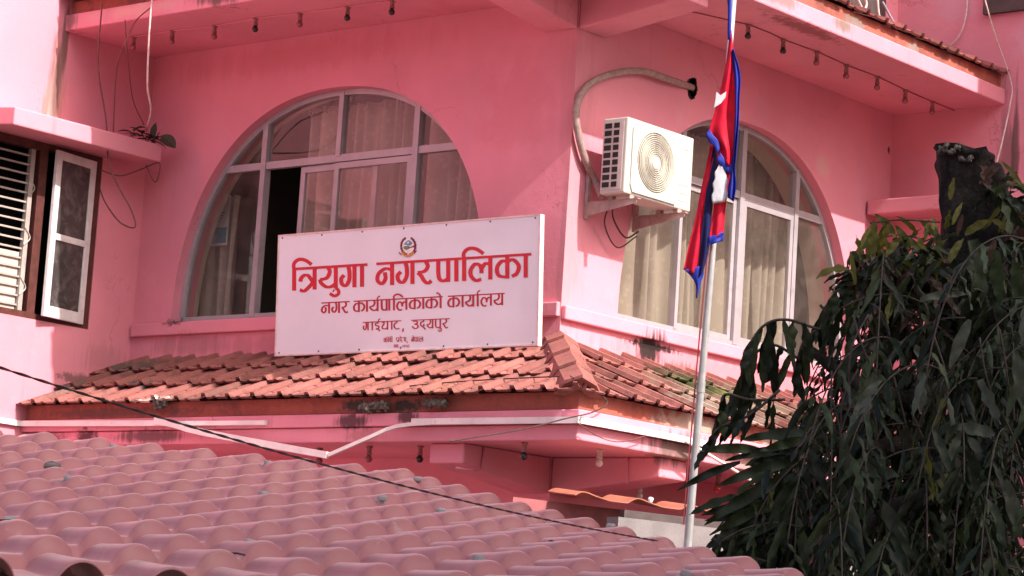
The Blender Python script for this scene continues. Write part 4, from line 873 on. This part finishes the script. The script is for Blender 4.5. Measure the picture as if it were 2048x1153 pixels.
mb = MB(); a = pr+sdv*.45-Vector((0, 0, .10))-snv*.02; mb.bar(a, a+sdv*5, .05, .11); a = a-Vector((0, 0, .09))-snv*.3; mb.bar(a, a+sdv*5, .05, .1); mb.build('roof_beam', M['darksteel'], SH)
for a, b in ((1301, 999), (1414, 1012)):
    mb = MB(); mb.lathe(bp(a, b+6, 18.1), (0, 0, 1), [(0, .012), (.02, .02), (.03, .018), (.036, .004)], 9); mb.build('screw_cap', M['white'], SH)
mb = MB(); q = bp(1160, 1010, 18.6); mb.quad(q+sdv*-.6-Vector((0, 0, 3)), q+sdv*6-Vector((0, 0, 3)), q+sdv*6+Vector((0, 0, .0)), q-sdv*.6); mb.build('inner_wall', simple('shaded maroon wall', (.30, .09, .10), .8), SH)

# ------------------------------------------------------------------ foreground sheet roof
P0 = Vector((8.1093, -11.5778, 1.9034)); V = Vector((.4015, .9158, 0)); U = Vector((-.9059, .3972, .1467)); NN = V.cross(U).normalized()
if NN.z < 0: NN = -NN
PV, HU, NJ = .2, .25095, 16
corr = [(0, -.022), (1, -.004), (3, .006), (6, .001), (9, -.004), (11.5, -.009), (14, -.003), (16, .004), (18, .006)]
def cz(j):
    for (a, b), (c, d) in zip(corr, corr[1:]):
        if j <= c: return lerp(b, d, max(0, (j-a)/(c-a)))
    return corr[-1][1]
PR = empty('canopy_roof', (P0+V*0-Vector((0, 0, P0.z))), 'low porch roof of pink barrel profile plastic sheets in the foreground', 'canopy roof')
def hump(s):                    # s = position across the barrels in periods, hump crest at integer s
    d = abs(s-round(s)); k = max(0, 1-(d/.262)**2); return .037*k**.58 + .002*math.cos(2*math.pi*s)
mb = MB(); i0, i1, ns = -15, 12.34, 22
fr_ = [(0, .0235), (.010, .0268), (.04, .0285), (.12, .0265), (.3, .0195), (.55, .0115), (.76, .005), (.88, .0014), (.958, -.001), (.978, .0)]
cols_ = [i0+k/ns for k in range(int((i1-i0)*ns)+1)]
rows = []
for j in range(NJ):
    for k, (fq, st) in enumerate(fr_):
        row = []
        for s in cols_:
            hh = hump(s); swell = 1+.16*(1-fq)
            wob = .0015*math.sin(s*3.1+j*1.7)
            row.append(P0+V*(s*PV)+U*((j+fq)*HU)+NN*(hh*swell+st-.058+cz(j+fq)+wob))
        rows.append(row)
for dq, dz in ((.06, -.004), (.3, -.05), (1.5, -.30), (9, -1.9)):
    rows.append([P0+V*(s*PV)+U*((NJ+dq*.6)*HU)+Vector((0, 0, dz))+NN*(hump(s)-.058+cz(16)) for s in cols_])
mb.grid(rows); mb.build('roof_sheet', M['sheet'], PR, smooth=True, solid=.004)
mb = MB()
for j in (0, 5, 11, 16): a = P0+V*(-3)+U*(j*HU+.08)-NN*.085; mb.bar(a, a+V*5.45, .05, .05, NN)
for s in (-2.9, 2.35):
    for j in (0.6, 15.5):
        a = P0+V*s+U*(j*HU)-NN*.11; mb.box(a.x-.03, a.y-.03, 0, a.x+.03, a.y+.03, a.z)
mb.build('steel_frame', M['steelpost'], PR)
def onroof(a, b):
    d = ray(a, b); t = ((P0-NN*.0-CAM).dot(NN))/d.dot(NN); return CAM+d*t
for a, b in ((227, 893), (139, 957), (20, 1041), (537, 926), (527, 988), (500, 1086), (882, 1022), (957, 1116), (836, 958), (1222, 1053), (1372, 1146), (765, 996)):
    p = onroof(a, b); s = (p-P0).dot(V)/PV; p = p+NN*(hump(s)-.012) if False else p
    mb = MB(); mb.lathe(p-NN*.02, NN, [(0, .008), (.012, .008)], 8); mb.lathe(p-NN*.008, NN+Vector((random.uniform(-.1, .1), random.uniform(-.1, .1), 0)), [(0, .016), (.003, .017), (.012, .0155), (.016, .012), (.0165, 0.001)], 12)
    q = p-V*.018-NN*.008; mb.bar(q, q-V*.016-U*.01-NN*.003, .008, .003, NN); mb.build('screw_cap', M['screw'], PR)
mb = MB(); p = onroof(103, 938); rng = random.Random(3)
prof = [(0, .006), (.006, .022), (.014, .027), (.022, .024), (.028, .012), (.031, .001)]; mb.lathe(p-NN*.008, NN, prof, 9)
mb.v = [v+Vector((rng.uniform(-.003, .003), rng.uniform(-.003, .003), rng.uniform(-.002, .002))) for v in mb.v]
tag(mb.build('pebble', M['stone'], None), 'grey pebble lying on the pink sheet roof near its left side', 'stone')
for k, (a, b, L) in enumerate(((474, 1112, .04), (1103, 1086, .018), (20, 1046, .05))):
    p = onroof(a, b); mb = MB(); mb.tube([p-V*L/2+NN*.004, p+NN*.006, p+V*L/2+NN*.003], .0025, 5); tag(mb.build('fallen_twig', M['twig'], None), ['dark twig lying on the roof sheet near the bottom centre', 'tiny twig lying on the right part of the pink sheet roof', 'thin dark twig beside the screw cap at the left edge'][k], 'twig', 'twigs on the sheet roof')

# ------------------------------------------------------------------ cut tree
TD = 9.3
tb = bp(1955, 700, TD+.15); TR = empty('cut_tree', (tb.x, tb.y, 0), 'dark tree with a sawn off trunk and long drooping wavy leaves', 'tree')
rng = random.Random(11)
mb = MB(); tp = []; trs = []
path = [(Vector((tb.x, tb.y, 0)), .14), (bp(1960, 900, TD+.15), .125), (bp(1950, 620, TD+.15), .115), (bp(1938, 470, TD+.12), .102), (bp(1934, 380, TD+.12), .098), (bp(1932, 330, TD+.12), .098), (bp(1930, 306, TD+.12), .104)]
P = smooth_line([Vector((*p, r0)) for p, r0 in path], 6)
k = 0; n = 18
rows = []
for i, q in enumerate(P):
    c = q.xyz; r0 = q.w; row = []
    for j in range(n+1):
        a = 2*math.pi*(j % n)/n; rr = r0*(1+.10*math.sin(3*a+i*.13)+.06*math.sin(7*a+i*.4)+.05*math.sin(i*.9+a*2))
        zoff = 0
        if i > len(P)-4: zoff = -.026*math.cos(a)+.012*math.sin(5*a+1)+.007*math.sin(11*a)
        row.append(c+(rt*math.cos(a)+Vector((fw.x, fw.y, 0)).normalized()*math.sin(a))*rr+Vector((0, 0, zoff)))
    rows.append(row)
mb.grid(rows); mb.poly(rows[-1][:-1]); tk = mb.build('trunk', M['bark'], TR, smooth=True)
mb = MB()
for k in range(60):
    a = rng.uniform(-1, .75); c = bp(1915+a*36, 299+10*max(0, a)+rng.uniform(-9, 6)+(a > .2)*12, TD+.1+rng.uniform(-.08, .03)); r0 = rng.uniform(.005, .016)
    mb.lathe(c-Vector((0, 0, r0*.6)), (rng.uniform(-.6, .6), rng.uniform(-.6, .6), 1), [(0, r0*.5), (r0*.4, r0), (r0, r0*.8), (r0*1.5, r0*.3)], 6)
mb.build('broken_top', M['brokenwood'], tk)
# stubs and boughs
mb = MB()
def stub(pts, r0, r1, d=TD): 
    q = smooth_line([bp(a, b, d+c) for a, b, c in pts], 5); mb.tube(q, [lerp(r0, r1, i/(len(q)-1)) for i in range(len(q))], 9)
stub([(1930, 640, .1), (1850, 600, .0), (1790, 545, -.1), (1783, 500, -.1)], .055, .03)
stub([(1930, 700, .1), (1800, 680, .0), (1735, 600, -.1), (1722, 510, -.1)], .06, .035)
stub([(1900, 620, .1), (1860, 560, -.1), (1840, 520, -.15)], .05, .03)
stub([(1960, 560, .1), (1998, 440, 0), (1992, 350, -.05), (1985, 330, -.05)], .05, .022)
stub([(1950, 760, .1), (1800, 800, -.2), (1700, 760, -.2), (1610, 690, -.15)], .06, .012)
stub([(1950, 800, .1), (2040, 640, -.1), (2080, 560, -.1)], .05, .02)
stub([(1940, 860, .1), (1760, 900, -.3), (1640, 880, -.3), (1560, 905, -.3)], .05, .01)
stub([(1940, 900, .1), (1880, 980, -.4), (1780, 1020, -.5), (1700, 1090, -.5)], .05, .012)
for k in range(26):
    a = rng.uniform(1690, 1900); b = rng.uniform(500, 620)+max(0, (1740-a))*.4
    q = bp(a, b, TD+rng.uniform(-.15, .1)); r0 = rng.uniform(.012, .03); mb.lathe(q, (rng.uniform(-1, 1), rng.uniform(-1, 1), rng.uniform(0, 1)), [(0, r0*.5), (r0*.6, r0), (r0*1.6, r0*.7), (r0*2.2, r0*.2)], 7)
mb.build('boughs', M['bark'], tk, smooth=True)
OUT = [(1700, 500), (1775, 470), (1900, 450), (1990, 380), (2120, 350), (2150, 1250), (1420, 1250), (1425, 1090), (1440, 1040), (1500, 980), (1540, 900), (1580, 850), (1610, 780), (1650, 690), (1680, 600)]
def inside(x, y, poly=OUT):
    r_ = False; j = len(poly)-1
    for i in range(len(poly)):
        (xi, yi), (xj, yj) = poly[i], poly[j]
        if (yi > y) != (yj > y) and x < (xj-xi)*(y-yi)/(yj-yi)+xi: r_ = not r_
        j = i
    return r_
lv, ly, ld, tw, lp_ = MB(), MB(), MB(), MB(), MB()
def good(p): a, b = px(p); return inside(a, b)
def rleaf(mb, p, d, L=None, w=None):
    L = L or rng.uniform(.07, .20); w = w or L*rng.uniform(.13, .19)
    nz = Vector((rng.uniform(-1, 1), rng.uniform(-1, 1), rng.uniform(.1, 1))); random.seed(rng.random())
    tip = Vector(p)+Vector(d).normalized()*L*.6+Vector((0, 0, -L*.45))
    if not good(tip): return False
    leaf(mb, p, d, L, w, nz, rng.uniform(.3, 1.7), rng.uniform(.16, .34), 9, rng.uniform(.15, .5)); return True
cnt = 0
while cnt < 300:             # drooping leafy branchlets through the crown
    a, b = rng.uniform(1430, 2130), rng.uniform(470, 1180)
    if not inside(a, b): continue
    dep = TD+rng.uniform(-.65, .75)
    s = bp(a, b, dep); cnt += 1
    hd = Vector((rng.uniform(-1, 1), rng.uniform(-1, 1), 0))-rt*.25; hd.normalize(); p = s.copy(); d = (hd+Vector((0, 0, rng.uniform(-.2, .5)))).normalized(); pts = [p.copy()]
    nseg = rng.randint(6, 11)
    for k in range(nseg):
        p = p+d*.075; d = (d+Vector((0, 0, -.28))).normalized()
        if not good(p): break
        pts.append(p.copy())
        for q in (-1, 1):
            if rng.random() < .82:
                sd_ = d.cross(Vector((0, 0, 1))).normalized() if abs(d.z) < .97 else rt
                dd = sd_*q*rng.uniform(.5, 1)+d*rng.uniform(.3, .8)+Vector((0, 0, -rng.uniform(.2, .9)))
                q_ = rng.random(); rleaf(lv if q_ < .955 else (lp_ if q_ < .985 else ly), p, dd)
    if len(pts) > 2: tw.tube(smooth_line(pts, 3), .0028, 5)
# hand placed sprays that make the outline on the left
def pleaf(mb, a, b, c, d, w, dep, bend=.25):
    p = bp(a, b, dep); q = bp(c, d, dep+rng.uniform(-.05, .05)); L = (q-p).length; dr_ = (q-p).normalized(); random.seed(rng.random())
    leaf(mb, p, dr_+Vector((0, 0, bend*.5)), L, w/570, -fw+Vector((rng.uniform(-.6, .6), rng.uniform(-.6, .6), rng.uniform(-.2, .5))), bend, .26, 10, .35)
def spray(path, dep, n, wl=26, ll=95, side=0):
    q = smooth_line([bp(a, b, dep) for a, b in path], 6); tw.tube(q, .005, 6)
    for k in range(n):
        c = q[int((len(q)-1)*(.15+.85*k/(n-1)))]; a, b = px(c); an = rng.uniform(-.35, .35)+side; L = ll*rng.uniform(.7, 1.15)
        pleaf(lv, a, b, a+L*math.sin(an), b+L*math.cos(an), wl*rng.uniform(.75, 1.15), dep+rng.uniform(-.08, .08))
spray([(1640, 660), (1575, 640), (1530, 650), (1500, 690), (1490, 730)], TD-.2, 11, 21, 100, -.1)
spray([(1600, 720), (1545, 690), (1500, 720), (1480, 780)], TD-.1, 9, 19, 105, -.15)
spray([(1570, 800), (1500, 800), (1450, 790), (1440, 830)], TD-.25, 9, 19, 90, -.25)
spray([(1560, 780), (1500, 830), (1440, 855), (1415, 890)], TD-.3, 7, 15, 70, -.4)
spray([(1640, 610), (1660, 640), (1610, 680), (1590, 740)], TD-.05, 10, 19, 90, .1)
spray([(1700, 560), (1660, 600), (1640, 660)], TD, 10, 17, 70, -.1)
for a in ((1640, 870, 1480, 884, 34), (1640, 885, 1490, 935, 36), (1620, 900, 1450, 925, 30), (1600, 920, 1430, 980, 34), (1590, 950, 1410, 1055, 38), (1600, 985, 1420, 1075, 38), (1620, 880, 1520, 905, 30), (1580, 905, 1500, 935, 28), (1640, 1000, 1480, 1090, 40), (1650, 930, 1520, 1010, 40), (1640, 1010, 1530, 1115, 40), (1690, 1000, 1600, 1130, 42), (1480, 925, 1355, 985, 24), (1520, 900, 1400, 905, 30),
          (1690, 870, 1690, 1030, 34), (1760, 1000, 1820, 1120, 42), (1720, 940, 1800, 955, 40), (1690, 935, 1655, 1010, 36), (1990, 870, 1900, 855, 36), (1830, 690, 1860, 790, 30), (1850, 720, 1840, 830, 34), (1840, 600, 1935, 590, 24), (1760, 760, 1700, 870, 44), (1960, 760, 2000, 850, 34), (2030, 700, 2046, 830, 36), (1940, 640, 1900, 740, 34), (1900, 1020, 1870, 1130, 40), (1960, 900, 1950, 1010, 40), (2010, 960, 2040, 1080, 40)):
    pleaf(lp_ if a[0] > 1680 else lv, *a[:4], a[4]*.72, TD-.68 if a[0] > 1680 else TD-.35, .3)
for a in ((1745, 510, 1748, 440, 36), (1760, 505, 1775, 450, 30), (1800, 478, 1770, 520, 26), (1820, 500, 1790, 450, 28), (1855, 520, 1830, 470, 26), (1880, 500, 1870, 455, 24), (1905, 450, 1925, 405, 18), (1900, 400, 1908, 355, 20), (1720, 520, 1712, 470, 22), (1710, 570, 1700, 500, 18), (1930, 470, 1985, 440, 30), (1985, 440, 2020, 470, 24), (2048, 380, 2000, 320, 16), (1890, 460, 1900, 420, 24), (1870, 550, 1880, 470, 34)):
    pleaf(ly, *a[:4], a[4]*.62, TD-.25, .5)
for a in ((2000, 330, 1960, 370, 26), (1925, 430, 1915, 475, 16), (1965, 330, 1975, 380, 34), (1990, 480, 1975, 540, 24)): pleaf(ld, *a[:4], a[4]*.7, TD-.3, .6)
for a in ((1990, 390, 2040, 460, 40), (2000, 385, 2020, 480, 34), (2010, 395, 2060, 440, 32), (1945, 480, 1960, 620, 70), (1990, 500, 2000, 610, 50), (2030, 520, 2040, 650, 50), (1985, 370, 2010, 400, 40)): pleaf(lv, *a[:4], a[4]*.6, TD-.3, .5)
for k in range(46):          # short leafy shoots round the pruned top and beside the trunk
    if k < 26: a, b = rng.uniform(1700, 1900), rng.uniform(500, 640)
    else: a, b = rng.uniform(1985, 2080), rng.uniform(380, 640)
    c = bp(a, b, TD+rng.uniform(-.3, .3)); d0 = Vector((rng.uniform(-1, 1), rng.uniform(-1, 1), rng.uniform(.0, .9)))
    for q in range(7):
        random.seed(rng.random()); L = rng.uniform(.06, .15)
        leaf(lv if rng.random() < .85 else ly, c+d0*.012*q, d0+Vector((rng.uniform(-1, 1), rng.uniform(-1, 1), rng.uniform(-1, .3))), L, L*rng.uniform(.15, .24), Vector((rng.uniform(-1, 1), rng.uniform(-1, 1), .6)), rng.uniform(.5, 1.6), .25, 8, .3)
for k in range(60):
    a, b = rng.uniform(1690, 1900), rng.uniform(500, 640)
    if inside(a, b): pleaf(ld if rng.random() < .6 else lv, a, b, a+rng.uniform(-30, 30), b+rng.uniform(15, 55), rng.uniform(10, 20), TD-.2, .9)
for k in range(24):          # bare hanging twigs
    a, b = rng.uniform(1620, 2040), rng.uniform(600, 950); c = rng.uniform(-60, 60)
    tw.tube(smooth_line([bp(a, b, TD-.6), bp(a+c*.5+rng.uniform(-12, 12), b+70, TD-.62), bp(a+c+rng.uniform(-12, 12), b+rng.uniform(110, 190), TD-.6)], 5), .0035, 5)
tw.tube(smooth_line([bp(1880, 445, TD-.2), bp(1800, 440, TD-.2), bp(1740, 447, TD-.2)], 5), .003, 5)
for k in range(90):          # lower left flank, leaves fanning out over the sheet roof edge
    a, b = rng.uniform(1470, 1640), rng.uniform(985, 1120); an = rng.uniform(-1.9, .2); L = rng.uniform(50, 105)
    pleaf(lv, a, b, a+L*math.sin(an), b+L*math.cos(an)*.8+15, rng.uniform(14, 24), TD+rng.uniform(-.35, .4))
for k in range(40):
    a, b = rng.uniform(1700, 1900), rng.uniform(455, 560); an = rng.uniform(-.9, .9)
    if inside(a, b): pleaf(ly, a, b, a+60*math.sin(an), b+rng.choice((-1, 1))*rng.uniform(25, 55), rng.uniform(10, 18), TD+rng.uniform(-.3, .3), .6)
lv.build('crown', M['leaf'], TR, smooth=True); lp_.build('pale_leaves', M['leafpale'], TR, smooth=True); ly.build('young_leaves', M['leafyoung'], TR, smooth=True); ld.build('dry_leaves', M['leafdry'], TR, smooth=True); tw.build('twigs', M['twig'], TR, smooth=True)

# ------------------------------------------------------------------ unseen block added to shade the porch roof and the tree
NB = empty('shade_blocker', (19, -10, 0), 'unseen cream block added right of the porch to cast shade', 'building')
mb = MB(); mb.box(16, -14, 0, 22, -6.4, 12.6); mb.build('wall', M['cream'], NB)
mb = MB(); mb.box(15.8, -14.2, 12.604, 22.2, -6.2, 12.75); mb.build('roof', M['greywall'], NB)
for z in (1.2, 4.8, 8.6):
    for y in (-12.8, -10.2, -7.6):
        mb = MB(); mb.box(15.95, y-.6, z, 15.997, y+.6, z+1.5); o = mb.build('window', M['whitewood'], NB); mb = MB(); mb.box(15.94, y-.52, z+.08, 15.947, y-.03, z+1.42); mb.box(15.94, y+.03, z+.08, 15.947, y+.52, z+1.42); mb.build('pane', M['darkglass'], o)

OB = empty('opposite_building', (-26, -31, 0), 'grey apartment block across the road reflected in the front arched window', 'building')
mb = MB(); mb.box(-42, -36, 0, -14, -27, 11.2); mb.build('wall', M['greywall'], OB)
mb = MB(); mb.box(-42.4, -36.4, 11.204, -13.6, -26.5, 11.5); mb.box(-32, -34, 11.504, -25, -29, 14); mb.build('roof', M['cream'], OB)
for z in (1.2, 4.4, 7.8):
    for x in range(-40, -15, 4):
        mb = MB(); mb.box(x, -27.02, z, x+1.8, -26.97, z+1.7); o = mb.build('window', M['whitewood'], OB); mb = MB(); mb.box(x+.1, -26.965, z+.1, x+1.7, -26.955, z+1.6); mb.build('pane', M['darkglass'], o)
